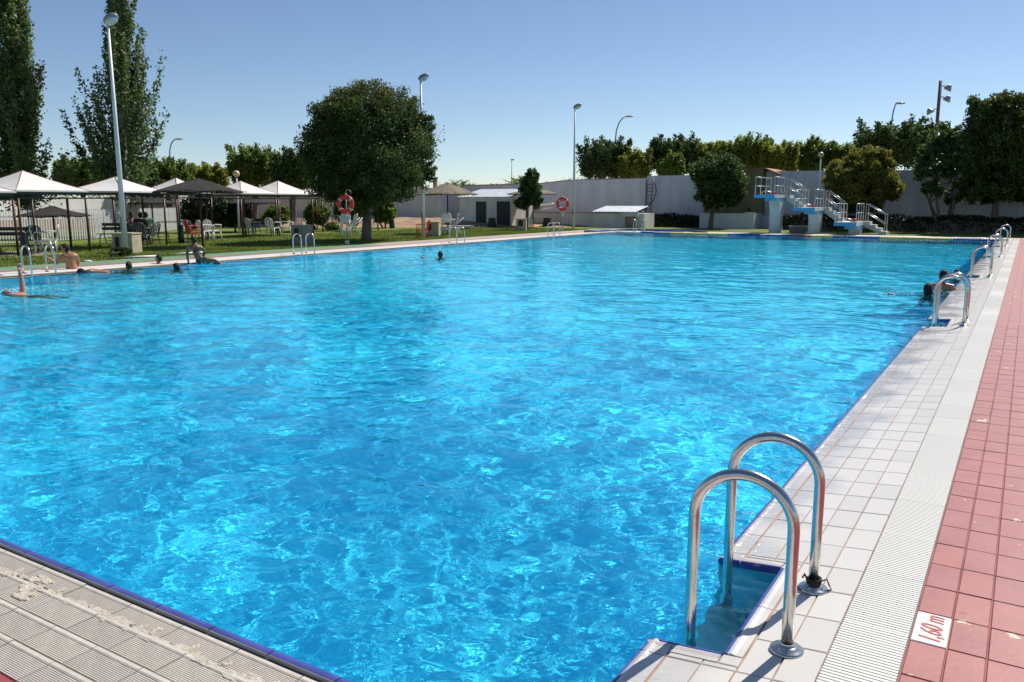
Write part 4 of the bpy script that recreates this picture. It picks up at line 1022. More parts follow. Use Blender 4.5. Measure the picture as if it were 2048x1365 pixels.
# ================================================================ service boxes, bins, signs
M_BLOCK = mat('beige_block', (.40, .36, .25), .85, var=.12, vscale=3, bump=.3, bscale=10)
def block(a, b_, toprow, nichepx, label, m=M_BLOCK):
    p, q = G(*a), G(*b_); p2 = (p+q)/2; u = PXM(p2); w = (b_[0]-a[0])*u*.82; z = ZH(p, toprow)
    t = thing('service_box', p2, label, 'service box', YAW-.12, 'masonry boxes along the lawn')
    nx0, nx1, nr0, nr1 = nichepx; n0 = (nx0-a[0])/(b_[0]-a[0])*w-w/2; n1 = (nx1-a[0])/(b_[0]-a[0])*w-w/2; zz1 = ZH(p, nr0); zz0 = ZH(p, nr1)
    d = w*.8
    mb = MB().box(-w/2, n0, 0, d, 0, z).box(n1, w/2, 0, d, 0, z).box(n0, n1, 0, d, zz1, z).box(n0, n1, 0, d, 0, zz0).box(n0, n1, .12, d, zz0, zz1)
    me = mb.mesh('body', m); link('body', me, t)
    MB().box(n0+.01, n1-.01, .05, .119, zz0+.01, zz1-.01).build('niche_panel', mat('dark_brown_panel', (.045, .02, .015), .7), t)  # added dark panel gives the niche its dark colour
    MB().box(-w/2-.02, w/2+.02, -.02, d+.02, z+.001, z+.035).build('lid', m, t)
    return t
block((219, 511), (271, 504), 471, (225, 238, 477, 500), 'beige masonry box behind the nearest lamp post')
block((579, 493), (621, 490), 453.5, (585, 598, 458, 475), 'grey beige masonry box behind the left edge ladder', mat('grey_block', (.27, .26, .22), .85, var=.12, vscale=3))
block((851, 474), (880, 472), 446, (853, 862, 449, 462), 'beige masonry box beside the red chair')
block((1030, 463), (1054, 462.5), 439, (1035, 1046, 441, 453), 'beige masonry box below the slim tree')
sg = thing('notice_board', G(1059, 461.5), 'small white notice board leaning by the masonry box', 'notice board', YAW); u = PXM(sg.location)
o = MB().box(-.11, .11, -.01, .01, .25, .62).build('board', M_SIGN, sg); o.rotation_euler.y = .1
for zz in (.36, .44, .52): 
    mk = MB().box(-.03, .05, -.014, -.011, zz, zz+.035).build('print', MD, sg); mk.rotation_euler.y = .1
MB().tube([(0, .01, 0), (-.02, .01, .3)], .015, 6).build('leg', M_GALV, sg)
M_BIN = mat('dark_green_bin', (.035, .05, .035), .8, var=.3, vscale=4, bump=.4, bscale=8)
def bin_(base, toprow, hw, label, m=M_BIN):
    p = G(*base); u = PXM(p); h = ZH(p, toprow); r = hw*u; t = thing('litter_bin', p, label, 'litter bin', base[0], 'dark litter bins on the lawn')
    q = random.Random(int(base[0])); mb = MB(); n = 12; vs = []
    for z, f in ((0, 1.05), (h*.35, 1.), (h*.8, .85), (h, .78)):
        for k in range(n): a = 2*PI*k/n; e = f*q.uniform(.93, 1.05); vs.append((r*e*math.cos(a), r*e*math.sin(a), z))
    mb.add(vs, [(j*n+k, j*n+(k+1) % n, (j+1)*n+(k+1) % n, (j+1)*n+k) for j in range(3) for k in range(n)]+[tuple(range(n-1, -1, -1))], True).build('bin_body', m, t)
    MB().lathe([(r*.74, h-.02), (r*.84, h), (r*.82, h+.03), (r*.7, h+.02)], 12).build('rim', m, t)
M_BLACK = mat('black_plastic', (.012, .014, .014), .45)
bin_((51, 513), 467, 7, 'tall black bin beside the leftmost canopy post', M_BLACK); bin_((363, 487), 451, 6, 'tall black bin beside the red chairs', M_BLACK)
bin_((984, 455), 437, 8.5, 'dark tapered bin in front of the shed doorway'); bin_((1095, 454), 437, 10, 'squat dark bin before the low white wall'); bin_((1216, 453), 434, 12, 'widest dark tapered bin near the tin lean-to'); bin_((784, 457), 440, 5.5, 'small dark bin beyond the trunk of the round tree')

# ================================================================ garden furniture
def chair_mb(parts, w=.46, d=.44, h=.42, hb=.85, slats=5):
    out = []
    out.append(('seat', MB().hexa([(-w/2, -d/2, h-.035), (w/2, -d/2, h-.035), (-w/2, d/2, h-.05), (w/2, d/2, h-.05), (-w/2, -d/2, h), (w/2, -d/2, h), (-w/2, d/2, h-.015), (w/2, d/2, h-.015)])))
    for sx in (-1, 1):
        for sy in (-1, 1): out.append(('leg', MB().tube([(sx*(w/2+.02), sy*(d/2+.02), 0), (sx*(w/2-.02), sy*(d/2-.03), h-.04)], [.018, .026], 6)))
        out.append(('armrest', MB().tube([(sx*(w/2), -d/2+.02, h-.02), (sx*(w/2+.03), -d/2, h+.22), (sx*(w/2+.03), d/2-.05, h+.24), (sx*(w/2-.01), d/2, h+.2)], .018, 6)))
    b_ = MB(); n = 10; fr_ = [(-w/2+.01, d/2, h-.03)]+[((w/2-.02)*-math.cos(a), d/2+.1, hb-.14+.14*math.sin(a)) for a in [PI*k/n for k in range(n+1)]]+[(w/2-.01, d/2, h-.03)]
    b_.tube(fr_, .02, 6); out.append(('back_frame', b_))
    for k in range(slats):
        x = (k-(slats-1)/2)*(w-.12)/(slats-1); out.append(('back_slat', MB().hexa([(x-.018, d/2-.01, h-.02), (x+.018, d/2-.01, h-.02), (x-.018, d/2+.01, h-.02), (x+.018, d/2+.01, h-.02), (x-.018, d/2+.09, hb-.03-.6*x*x), (x+.018, d/2+.09, hb-.03-.6*x*x), (x-.018, d/2+.11, hb-.03-.6*x*x), (x+.018, d/2+.11, hb-.03-.6*x*x)])))
    return out
M_PLW = mat('white_plastic', (.72, .72, .70), .45); M_PLR = mat('red_plastic_chair', (.50, .04, .02), .45); M_PLG = mat('grey_plastic', (.16, .165, .17), .5)
CH = {}
def make_chair(m):
    if m.name not in CH: CH[m.name] = [(n, mb.mesh(n, m)) for n, mb in chair_mb(0)]
    return CH[m.name]
def chair(base, rz, m, label, cat='chair', group=None, tip=None, sc=1.):
    p = G(*base); t = thing('garden_chair', p, label, cat, rz, group)
    for n, me in make_chair(m): link(n, me, t)
    t.scale = (sc, sc, sc)
    if tip: t.rotation_euler = (tip[0], tip[1], rz); t.location.z += tip[2]
    return t
gw, gr_ = 'white plastic chairs on the lawn', 'red plastic chairs on the lawn'
chair((88, 507), 2.6, M_PLW, 'white plastic chair left of the boy at the pool ladder', group=gw)
chair((99, 504), -.6, M_PLW, 'white plastic chair just behind another at the pool ladder', group=gw)
chair((64, 507), .8, M_PLG, 'grey chair between the black bin and white chairs', group='grey chairs')
chair((414, 483), 2.9, M_PLW, 'left of two white chairs beside the parasol pole', group=gw)
chair((427, 481), 3.3, M_PLW, 'right of two white chairs beside the parasol pole', group=gw)
chair((574, 471), 2.2, M_PLW, 'white plastic chair under the canopies near the shrubs', group=gw)
chair((593, 463), .3, M_PLW, 'small distant white chair under the canopies', group=gw)
chair((508, 473), 2.9, M_PLW, 'white chair behind the bench under the middle canopies', group=gw)
chair((547, 473), 3.3, M_PLW, 'white chair at the long table under the middle canopies', group=gw)
chair((391, 486), 2.8, M_PLR, 'front red plastic chair by the dark parasol pole', group=gr_)
chair((399, 480), -.4, M_PLR, 'rear red plastic chair by the dark parasol pole', group=gr_)
chair((372, 484), .9, M_PLG, 'grey chair between the black bin and red chairs', group='grey chairs')
chair((845, 477), -1.1, M_PLR, 'red chair with dark legs beside the lamp pole', group=gr_, sc=.95)
chair((668, 462), .4, M_PLG, 'grey chair near the clipped shrub', group='grey chairs')
# tipped white loungers made of tubes
def lounger(base, rz, label, tip):
    p = G(*base); t = thing('folding_lounger', p, label, 'lounger', rz, 'white folding loungers')
    fr_ = MB().tube([(-.22, 0, .02), (-.22, .12, .95), (-.1, .15, 1.05), (.1, .15, 1.05), (.22, .12, .95), (.22, 0, .02)], .02, 6); fr_.build('frame', M_PLW, t)
    for s in (-1, 1): MB().tube([(s*.2, -.4, 0), (s*.2, .02, .45), (s*.2, .4, .9)], .018, 6).build('leg', M_PLW, t); MB().tube([(s*.2, .55, 0), (s*.2, .0, .55), (s*.2, -.25, .75)], .018, 6).build('leg', M_PLW, t)
    MB().tube([(-.2, -.25, .75), (.2, -.25, .75)], .018, 6).build('cross_bar', M_PLW, t)
    for k in range(5): MB().box(-.2, .2, -.02+.05*k, .02+.05*k, .25+.03*k, .262+.03*k).build('slat', M_PLW, t)
    MB().hexa([(-.19, .1, .6), (.19, .1, .6), (-.19, .12, .6), (.19, .12, .6), (-.19, .15, 1.0), (.19, .15, 1.0), (-.19, .17, 1.0), (.19, .17, 1.0)]).build('backrest', M_PLW, t)
    t.rotation_euler = (tip, 0, rz)
lounger((692, 474), .9, 'folded white lounger leaning beside the life ring stand', .1); lounger((703, 472), -.5, 'second folded white lounger behind the life ring stand', -.12)
lounger((893, 471), .5, 'folded white lounger under the thatched parasol', .1); lounger((905, 470), -.7, 'second folded white lounger under the thatched parasol', -.15)
M_BENCH = mat('dark_bench_wood', (.045, .045, .042), .7); M_BENCHF = mat('bench_frame', (.12, .12, .12), .5)
def bench(base, Ln, rz, label, back=True):
    p = G(*base); t = thing('bench', p, label, 'bench', rz, 'dark benches on the lawn')
    for k in range(3): MB().box(-Ln/2, Ln/2, -.2+.13*k, -.09+.13*k, .42, .445).build('seat_slat', M_BENCH, t)
    if back:
        for k in range(2): MB().box(-Ln/2, Ln/2, .22+.03*k, .245+.03*k, .56+.15*k, .67+.15*k).build('back_slat', M_BENCH, t)
    for s in (-1, 1):
        MB().tube([(s*Ln*.4, -.26, 0), (s*Ln*.4, -.12, .42), (s*Ln*.4, .14, .418), (s*Ln*.4, .3, 0)], .02, 6).build('leg', M_BENCHF, t)
        if back: MB().tube([(s*Ln*.4, .14, .4), (s*Ln*.4, .28, .86)], .018, 6).build('back_support', M_BENCHF, t)
bench((24, 509), 1.1, YAW+.1, 'dark slatted bench at the far left beside the black bin'); bench((228, 492), 1.0, YAW, 'dark bench left of the beige masonry box'); bench((318, 489), .8, YAW+.2, 'dark backless bench right of the seated group', False)
bench((468, 476), 2.1, YAW+.35, 'long dark backless bench under the middle canopies', False); bench((530, 473), 1.0, YAW+.3, 'dark bench under the canopy left of the shrubs')
def table(base, Ln, rz, label):
    p = G(*base); t = thing('picnic_table', p, label, 'table', rz, 'picnic tables')
    for k in range(4): MB().box(-Ln/2, Ln/2, -.3+.15*k, -.16+.15*k, .66, .69).build('table_slat', M_BENCH, t)
    for s in (-1, 1): MB().tube([(s*Ln*.4, -.3, 0), (s*Ln*.4, -.1, .66), (s*Ln*.4, .1, .658), (s*Ln*.4, .3, 0)], .022, 6).build('leg', M_BENCHF, t)
table((333, 474), 1.6, YAW+.3, 'dark picnic table behind the seated group'); table((281, 488), .9, YAW, 'small dark table the seated group gathers round'); table((520, 470), 1.3, YAW+.3, 'dark table under the middle canopies'); table((670, 463), 1.0, YAW+.2, 'dark table under the last canopy')
# slab under the left canopy and bits on the grass
struct('paved_patch', MB().box(-27.9, -24.9, 12.6, 14.4, .001, .012), M_PATH)
for (a, b_, lb) in (((250, 518), (315, 514.5), 'white pipe lying on the grass behind the swimmers'), ((347, 511), (407, 507), 'white pipe lying on the grass behind the boy on the edge')):
    p, q = G(*a), G(*b_); t = thing('white_pipe', p, lb, 'pipe'); MB().tube([(0, 0, .03), tuple((q-p)*.5+Vector((.03, 0, .035))), tuple(q-p+Vector((0, 0, .03)))], .03, 8).build('pipe', M_PLW, t)
p = G(175, 523.5); tag(MB().ell((0, 0, .01), (.16, .1, .03), 10, 6).build('white_stone', M_PLW, None, p), 'small flat white stone on the grass near the pool', 'stone')
# ================================================================ trees and shrubs
M_BARK = mat('grey_bark', (.14, .11, .085), .9, var=.3, vscale=6, bump=.8, bscale=15, stretch=(1, 1, .25))
M_BARKP = mat('pale_bark', (.42, .40, .36), .85, var=.3, vscale=5, bump=.5, bscale=12, stretch=(1, 1, .3))
LM = {
 'poplar': leafmat('poplar_leaf', (.07, .11, .032), (.20, .27, .10), .45),
 'round': leafmat('privet_leaf', (.028, .056, .013), (.11, .15, .03), .36),
 'bronze': leafmat('bronze_tip_leaf', (.13, .12, .025), (.22, .15, .04), .4),
 'dark': leafmat('dark_leaf', (.03, .062, .016), (.11, .165, .042), .42),
 'mid': leafmat('mulberry_leaf', (.08, .14, .022), (.23, .30, .06), .55),
 'yellow': leafmat('yellow_green_leaf', (.14, .18, .025), (.33, .34, .065), .58),
 'orange': leafmat('orange_leaf', (.10, .135, .018), (.24, .20, .035), .5),
 'conifer': leafmat('conifer_leaf', (.014, .030, .012), (.035, .055, .02), .1),
 'hedge': leafmat('hedge_leaf', (.012, .022, .008), (.03, .045, .014), .15),
}
def leaves(P, size, rs, up=.3, asp=.55):
    n = len(P); d = rs.randn(n, 3); d[:, 2] += up; d /= np.linalg.norm(d, axis=1)[:, None]
    e = rs.randn(n, 3); e -= d*(e*d).sum(1)[:, None]; e /= np.linalg.norm(e, axis=1)[:, None]+1e-9
    f = np.cross(d, e); s = size*(.6+.8*rs.rand(n))[:, None]
    v = np.stack([P-e*s*.5, P+f*s*asp*.5+d*s*.06, P+e*s*.5, P-f*s*asp*.5+d*s*.06], 1)
    return v.reshape(-1, 3)
def crown_obj(name, v, m, parent): return link(name, from_np(name, v, np.arange(len(v)).reshape(-1, 4), m), parent)
def tree(name, base, label, kind, spec, leafm, size, trunk, seed, barkm=None, group=None, tips=None, cat='tree'):
    """spec: list of lobes (px, row, halfwidth px, halfheight px, depth shift m, n clumps) as seen, turned into real ellipsoids at the tree's own distance"""
    rs = np.random.RandomState(seed); base = Vector(base); t = thing(name, base, label, cat, 0, group); u = PXM(base)
    view = Vector((base.x, base.y, 0)).normalized(); right = Vector((view.y, -view.x, 0))
    az0 = math.atan2(-base.x, base.y)
    P = []; tipP = []; lobes = []
    for (px, row, hw, hh, dy, ncl, per) in spec:
        # centre of the lobe on the sight line, at the depth of the trunk (+dy)
        d = sight(px, row); k = (Vector((base.x, base.y, 0)).dot(view)+dy)/(Vector((d.x, d.y, 0)).dot(view)); c = Vector((d.x*k, d.y*k, CAMH+d.z*k))-base
        rx = hw*u; rz = hh*u; ry = rx if not kind == 'flat' else rx*.5
        ry = min(ry, 4.5)
        lobes.append((c, rx, ry, rz))
        if kind == 'shoots':
            for q in range(ncl):
                a = rs.rand()*2*PI; ph = rs.rand()**.5; s0 = Vector((math.cos(a)*ph*.75, math.sin(a)*ph*.75, -.75+.9*rs.rand()))
                o = np.array([s0.x*rx, s0.y*ry, s0.z*rz]); dirv = np.array([s0.x*.35*rx, s0.y*.35*ry, rz*.95*(1.05-.25*ph)]); dirv *= (.45+.6*rs.rand())
                m = per; f = rs.rand(m)**.85; w = .045*min(rx, rz)+.5*size
                pts = o+dirv*f[:, None]+rs.randn(m, 3)*w*(1.25-.8*f[:, None])
                pts = pts@np.eye(3)
                P.append(to_world(pts, c, right, view))
        else:
            for q in range(ncl):
                dd = rs.randn(3); dd /= np.linalg.norm(dd); r = .97-.32*rs.rand()**1.6
                if rs.rand() < .22: r *= rs.rand()**.4
                bump = 1+.10*math.sin(5*dd[0]+seed)*math.sin(4*dd[2]+2*seed)
                o = dd*r*bump*np.array([rx, ry, rz]); w = .11*min(rx, rz)*(.7+.6*rs.rand())+.3*size
                pr_ = int(per*1.55); pts = o*(1+.05*np.clip(rs.randn(), -2, 1.3))+np.clip(rs.randn(pr_, 3), -1.7, 1.7)*w*.85*np.array([1, 1, .8]); P.append(to_world(pts, c, right, view))
                if tips and dd[2] > -.1 and r > .75:
                    tp = o*(1.01)+np.clip(rs.randn(int(per*.35*max(0.15, dd[2]+.35)), 3), -1.7, 1.7)*w*.7; tipP.append(to_world(tp, c, right, view))
    P = np.concatenate(P); crown_obj('crown', leaves(P, size, rs), leafm, t)
    if tipP: crown_obj('new_growth', leaves(np.concatenate(tipP), size*.8, rs, up=1.), tips, t)
    # trunk and limbs
    r0, trows, stems = trunk; c0 = lobes[0][0]; bm_ = barkm or M_BARK
    for s in range(stems):
        q = random.Random(seed*7+s); off = Vector((q.uniform(-.3, .3), q.uniform(-.2, .2), 0))*(stems > 1)
        ce = lobes[s % len(lobes)][0]; top = Vector((ce.x*.9, ce.y*.9, ce.z+lobes[0][3]*.35))+off*3
        pts = [off+Vector((0, 0, -.05)), off+Vector((0, 0, .12))]+[off.lerp(top, f)+Vector((q.uniform(-1, 1), q.uniform(-1, 1), 0))*r0*.35 for f in (.2, .4, .6, .8, 1)]
        mb = MB().tube(pts, [r0*1.45, r0*1.08, r0*.95, r0*.85, r0*.66, r0*.45, r0*.15], 10)
        mb.build('trunk', bm_, t)
        for k in range(7):
            f = q.uniform(.45, .9); st_ = pts[2].lerp(pts[-1], f); l = lobes[q.randrange(len(lobes))]; a = q.uniform(0, 2*PI)
            e = l[0]+Vector((math.cos(a)*l[1]*.6, math.sin(a)*l[2]*.6, q.uniform(.0, .6)*l[3]))
            MB().tube([st_, st_.lerp(e, .5)+Vector((0, 0, -.05*l[3])), e], [r0*.4, r0*.25, r0*.08], 6).build('limb', bm_, t)
    return t
def to_world(pts, c, right, view):
    return np.outer(pts[:, 0], np.array(right))+np.outer(pts[:, 1], np.array(view))+np.outer(pts[:, 2], np.array((0, 0, 1.)))+np.array(c)
def poplar(base, crownspec, label, seed, n_br, size, per, toprow, lean=0, botrow=340):
    """columnar poplar: many steep branches leaving a straight trunk, each clothed in leaves"""
    rs = np.random.RandomState(seed); t = thing('poplar_tree', base, label, 'tree', 0, 'tall poplars behind the canopies'); base = Vector(base); u = PXM(base)
    view = np.array((base.x, base.y, 0)); view /= np.linalg.norm(view); right = np.array((view[1], -view[0], 0))
    H = ZH(base, toprow)*1.02; z0 = ZH(base, botrow); P = []
    def halfw(z):    # half width (m) at height, left and right, from the photo
        zs = [a for a, _, _ in crownspec]; L_ = [b for _, b, _ in crownspec]; R_2 = [c for _, _, c in crownspec]
        return np.interp(z, zs, L_), np.interp(z, zs, R_2)
    crownspec = sorted((ZH(base, r), l*u*1.18, rr_*u*1.18) for r, l, rr_ in crownspec)
    ends = []
    for k in range(n_br):
        zt = z0+(H-z0)*(rs.rand()**.85); a = rs.rand()*2*PI; ca = math.cos(a)
        L_, Rr = halfw(zt); w = (Rr if ca > 0 else L_); wy = (L_+Rr)/2; rad = rs.rand()**.55
        w *= .62+.62*rs.rand(); e = np.array([ca*w*rad, math.sin(a)*wy*rad, zt]); rise = (1.2+2.2*rad*max(w, .3)*1.2); s_ = np.array([0, 0, max(z0*.8, zt-rise)])
        m = int(per*(.5+.5*rad)); f = .42+.58*rs.rand(m)**.8; cur = s_+(e-s_)*f[:, None]; cur[:, 2] -= (np.sin(f*PI))*rise*.12
        sp = .06+.15*(1.05-f)[:, None]
        P.append(cur+rs.randn(m, 3)*sp*np.array([1, 1, 1.5]))
        if rad > .55 and k % 3 == 0: ends.append((s_, e))
    P = np.concatenate(P); P = P[:, :1]*right+P[:, 1:2]*view+P[:, 2:3]*np.array((0, 0, 1.)); P[:, :2] += (right[:2]*lean*u)*(P[:, 2:3]/H)
    crown_obj('crown', leaves(P, size, rs, .1, .75), LM['poplar'], t)
    top = Vector(right)*lean*u+Vector((0, 0, H*.96))
    MB().tube([Vector((0, 0, -.05)), Vector((0, 0, .3)), top*.4, top*.7, top], [.34, .22, .17, .10, .02], 10).build('trunk', M_BARKP, t)
    for s_, e in ends:
        w_ = lambda p: Vector(right)*p[0]+Vector(view)*p[1]+Vector((0, 0, p[2]))+Vector(right)*lean*u*(p[2]/H)
        MB().tube([w_(s_), w_(s_+(e-s_)*.55-np.array([0, 0, .15])), w_(e)], [.045, .03, .008], 5, cap=False).build('limb', M_BARK, t)
    return t
def on_ray(px, dist):                          # ground point on the bearing of a photo column
    d = sight(px, 403); k = dist/math.hypot(d.x, d.y); return Vector((d.x*k, d.y*k, 0))
def BA(px, d): return on_ray(px, d)
# two big poplars
poplar(on_ray(60, 43), [(395, 30, 25), (360, 78, 28), (300, 95, 82), (255, 70, 60), (200, 62, 42), (120, 60, 36), (60, 55, 36), (0, 40, 28), (-60, 22, 18)], 'tall poplar cut by the left edge, behind the leftmost canopy', 5, 200, .13, 230, -95, botrow=385)
poplar(on_ray(248, 43), [(380, 20, 40), (335, 60, 60), (270, 72, 60), (210, 82, 70), (160, 62, 86), (100, 40, 78), (60, 28, 55), (0, 16, 30), (-60, 8, 14)], 'tall feathery poplar right behind the nearest lamp post', 9, 180, .13, 240, -95, lean=16, botrow=362)
# the big round tree
tree('round_tree', G(733, 481), 'big round clipped tree with dark dense crown near the life ring', 'round',
     [(737, 300, 118, 112, 0, 480, 88), (742, 235, 95, 66, 0, 260, 84), (672, 290, 66, 90, -.3, 210, 78), (806, 300, 62, 100, .3, 220, 78), (735, 362, 112, 50, 0, 230, 78), (845, 262, 22, 40, 0, 45, 60), (850, 340, 20, 30, 0, 30, 60)],
     LM['round'], .09, (.19, 0, 1), 3, tips=LM['bronze'])
# slim tree by the shed
tree('slim_tree', G(1053, 459), 'slim young tree in front of the shed roof', 'round', [(1060, 372, 20, 30, 0, 60, 45), (1045, 405, 14, 14, 0, 30, 40), (1068, 396, 14, 22, 0, 34, 40), (1066, 350, 10, 12, 0, 20, 30)], LM['dark'], .16, (.10, 0, 1), 4)
# clipped tree in the planter
tree('planter_tree', (p0.x+(G(1424, 457.5)-p0).x, Yp-.5, 0), 'dark green tree growing in front of the white planter', 'round', [(1436, 352, 50, 42, 0, 190, 55), (1425, 392, 36, 24, 0, 70, 50), (1462, 380, 26, 34, 0, 60, 50), (1415, 345, 28, 28, 0, 50, 50)], LM['dark'], .17, (.13, 0, 1), 6)
gt = 'trees beyond the white wall'
bt_ = [ # px centre, row centre, hw, hh, dist, kind, mat, label
 (1205, 320, 56, 46, 62, 'dark', 'dark rounded tree just right of the far lamp post', 11), (1268, 330, 36, 34, 61, 'yellow', 'yellow green tree right of the curved street lamp', 12),
 (1345, 312, 52, 42, 63, 'dark', 'dark green tree behind the wall ladder', 13), (1340, 334, 26, 28, 60.5, 'mid', 'small light tree in front of the dark one above the ladder', 14), (1432, 312, 48, 36, 64, 'yellow', 'yellow green tree above the planter tree', 15),
 (1500, 308, 44, 40, 63, 'mid', 'green tree above the khaki building', 16), (1556, 318, 42, 36, 62, 'yellow', 'light green tree right of the khaki building', 17), (1626, 312, 34, 36, 64, 'mid', 'green tree behind the globe lamp', 18),
 (1700, 316, 40, 34, 64, 'mid', 'green tree behind the orange tree', 19), (1788, 292, 78, 60, 61, 'dark', 'large dark spreading tree below the floodlight mast', 20)]
for px, row, hw, hh, dist, mk, lb, sd in bt_:
    b_ = on_ray(px, dist); n = int(40+hw*1.5)
    tree('mulberry_tree', b_, lb, 'shoots', [(px, row, hw, hh, 0, n, 150), (px, row+12, hw*.85, hh*.7, 0, n//2, 120)], LM[mk], .19, (.2, 0, 1), sd, group=gt)
# left background
for px, row, hw, hh, dist, mk, lb, sd in [(165, 352, 58, 36, 58, 'mid', 'green tree between the two poplars', 31), (12, 372, 40, 26, 60, 'mid', 'low green tree at the left edge behind the poplar', 32), (335, 352, 50, 34, 60, 'mid', 'light green tree right of the feathery poplar', 33), (418, 356, 40, 30, 62, 'yellow', 'yellowish tree above the dark parasol', 34),
        (508, 336, 52, 44, 60, 'mid', 'bright green tree above the middle canopies', 35), (585, 340, 44, 46, 57, 'dark', 'dark tree directly left of the round tree', 36), (290, 372, 40, 22, 58, 'dark', 'low dark tree behind the second canopy', 37)]:
    b_ = on_ray(px, dist); n = int(40+hw*1.6)
    tree('mulberry_tree', b_, lb, 'shoots', [(px, row, hw, hh, 0, n, 150), (px, row+14, hw*.95, hh*.7, 0, n//2, 120)], LM[mk], .19, (.2, 0, 1), sd, group='trees behind the canopies')
# orange tree and the trees at right
tree('smoke_tree', on_ray(1722, 49.5), 'orange green bushy tree beside the diving stairs', 'round', [(1722, 370, 60, 46, 0, 200, 60), (1735, 330, 45, 32, 0, 90, 60), (1772, 372, 32, 32, 0, 70, 60), (1690, 350, 36, 36, 0, 70, 60), (1722, 405, 45, 24, 0, 60, 50)], LM['orange'], .17, (.10, 0, 3), 41, tips=LM['orange'])
tree('multi_stem_tree', on_ray(1896, 49.8), 'loose multi stemmed tree left of the large dark tree', 'round', [(1882, 315, 40, 40, 0, 52, 36), (1895, 275, 30, 28, 0, 34, 34), (1852, 335, 22, 30, 0, 20, 34), (1915, 330, 26, 44, 0, 28, 34), (1862, 380, 24, 20, 0, 12, 30), (1905, 385, 28, 20, 0, 14, 30)], LM['dark'], .19, (.085, 0, 5), 42)
tree('large_tree', on_ray(1992, 49.3), 'large dark tree filling the right edge above the hedge', 'round', [(2005, 290, 74, 78, 0, 300, 75), (1995, 225, 55, 36, 0, 110, 70), (2062, 285, 70, 90, 0, 200, 70), (1955, 300, 32, 50, 0, 80, 65), (1990, 372, 70, 34, 0, 120, 60), (2080, 370, 60, 40, 0, 90, 60)], LM['round'], .15, (.17, 0, 1), 43, tips=LM['bronze'])
# shrubs
def shrub(px, base_row, hw, toprow, mk, lb, seed, dist=None, size=.13, sp=1.):
    b_ = G(px, base_row) if dist is None else on_ray(px, dist); row = (toprow+base_row)/2; hh = (base_row-toprow)/2
    tree('shrub', b_, lb, 'round', [(px, row, hw, hh, 0, int(60*sp), 50), (px-hw*.3, row+hh*.25, hw*.7, hh*.75, 0, int(25*sp), 50), (px+hw*.35, row+hh*.2, hw*.65, hh*.75, 0, int(25*sp), 50)], LM[mk], size, (.05, 0, 2), seed, group='shrubs along the far wall', cat='shrub')
shrub(412, 455, 48, 392, 'conifer', 'large dark conifer shrub behind the dark net parasol', 51, dist=46, sp=2.2); shrub(468, 452, 30, 402, 'dark', 'dark shrub right of the conifer behind the canopies', 52, dist=47, sp=1.5)
shrub(553, 452, 24, 409, 'mid', 'feathery shrub behind the middle canopies', 53, dist=48); shrub(633, 450, 24, 403, 'mid', 'feathery shrub behind the masonry box', 54, dist=49)
shrub(700, 447, 30, 396, 'yellow', 'shrub directly behind the near life ring', 55, dist=50, sp=1.4); shrub(768, 446, 22, 400, 'mid', 'shrub right of the round tree trunk', 56, dist=51); shrub(665, 461, 12, 446, 'mid', 'small bright shrub near the grey chair', 57, size=.09)
shrub(242, 513, 18, 496, 'dark', 'ivy clump at the foot of the nearest lamp post', 58, size=.07, sp=.7)
# hedges
def hedge(x0, x1, y, h, d, lb, seed, n, mk='hedge', size=.13):
    rs = np.random.RandomState(seed); t = thing('hedge', (x0, y, 0), lb, 'hedge'); L_ = x1-x0
    P = np.stack([rs.rand(n)*L_, rs.rand(n)*d, h*(1-rs.rand(n)**2.2*.95)], -1); P[:, 2] *= 1+.10*np.sin(P[:, 0]*1.7+seed)+.06*np.sin(P[:, 0]*5.1); k = rs.rand(n) < .45; P[k, 1] = rs.rand(k.sum())*.12*d
    crown_obj('foliage', leaves(P+rs.randn(n, 3)*.05, size, rs), LM[mk], t)
    MB().box(.1, L_-.1, .15, d-.1, 0, h*.8).build('woody_core', M_BARK, t)
hz = lambda row, y: atY(1700, row, y).z
hedge(atY(1545, 450, 48.3).x, 14, 48.6, hz(434, 48.6), 2.4, 'long dark hedge in front of the right hand wall', 61, 26000)
hedge(atY(1288, 450, 49.6).x, atY(1392, 450, 49.6).x, 49.6, atY(1340, 433, 49.6).z, 1.5, 'dark shrubs between the rusty ladder and planter', 62, 6000)
# reeds beyond the wall
def reeds(px0, px1, dist, toprow, lb, seed, n):
    rs = np.random.RandomState(seed); a, b_ = on_ray(px0, dist), on_ray(px1, dist); t = thing('reed_clump', a, lb, 'reeds', 0, 'reeds beyond the wall'); d = b_-a
    h = ZH(a, toprow); v = []
    for k in range(n):
        f = rs.rand(); o = np.array(d)*f+np.array([0, rs.rand()*1.5, 0]); hh = h*(.62+.40*rs.rand()**1.5)*(1-.35*abs(2*f-1)**2); l = rs.randn(2)*.35; w = .05
        v += [o+[-w, 0, 0], o+[w, 0, 0], o+[l[0]+.01, l[1], hh], o+[l[0]-.01, l[1], hh]]
        for j in range(3):
            z = hh*(.6+.3*rs.rand()); e = rs.randn(2)*.5; v += [o+[l[0]*.7, l[1]*.7, z-.06], o+[l[0]*.7, l[1]*.7, z+.06], o+[l[0]*.7+e[0], l[1]*.7+e[1], z+.35], o+[l[0]*.7+e[0], l[1]*.7+e[1], z+.30]]
    crown_obj('reed_blades', np.array(v), LM['mid'], t)
reeds(876, 948, 66, 357, 'reed clump showing over the wall right of the round tree', 71, 420); reeds(955, 1012, 66, 365, 'low reed clump over the wall above the shed', 72, 240); reeds(1004, 1058, 66, 350, 'taller reed clump left of the slim tree', 73, 420); reeds(1100, 1150, 66, 355, 'reed clump left of the far lamp post', 74, 260)
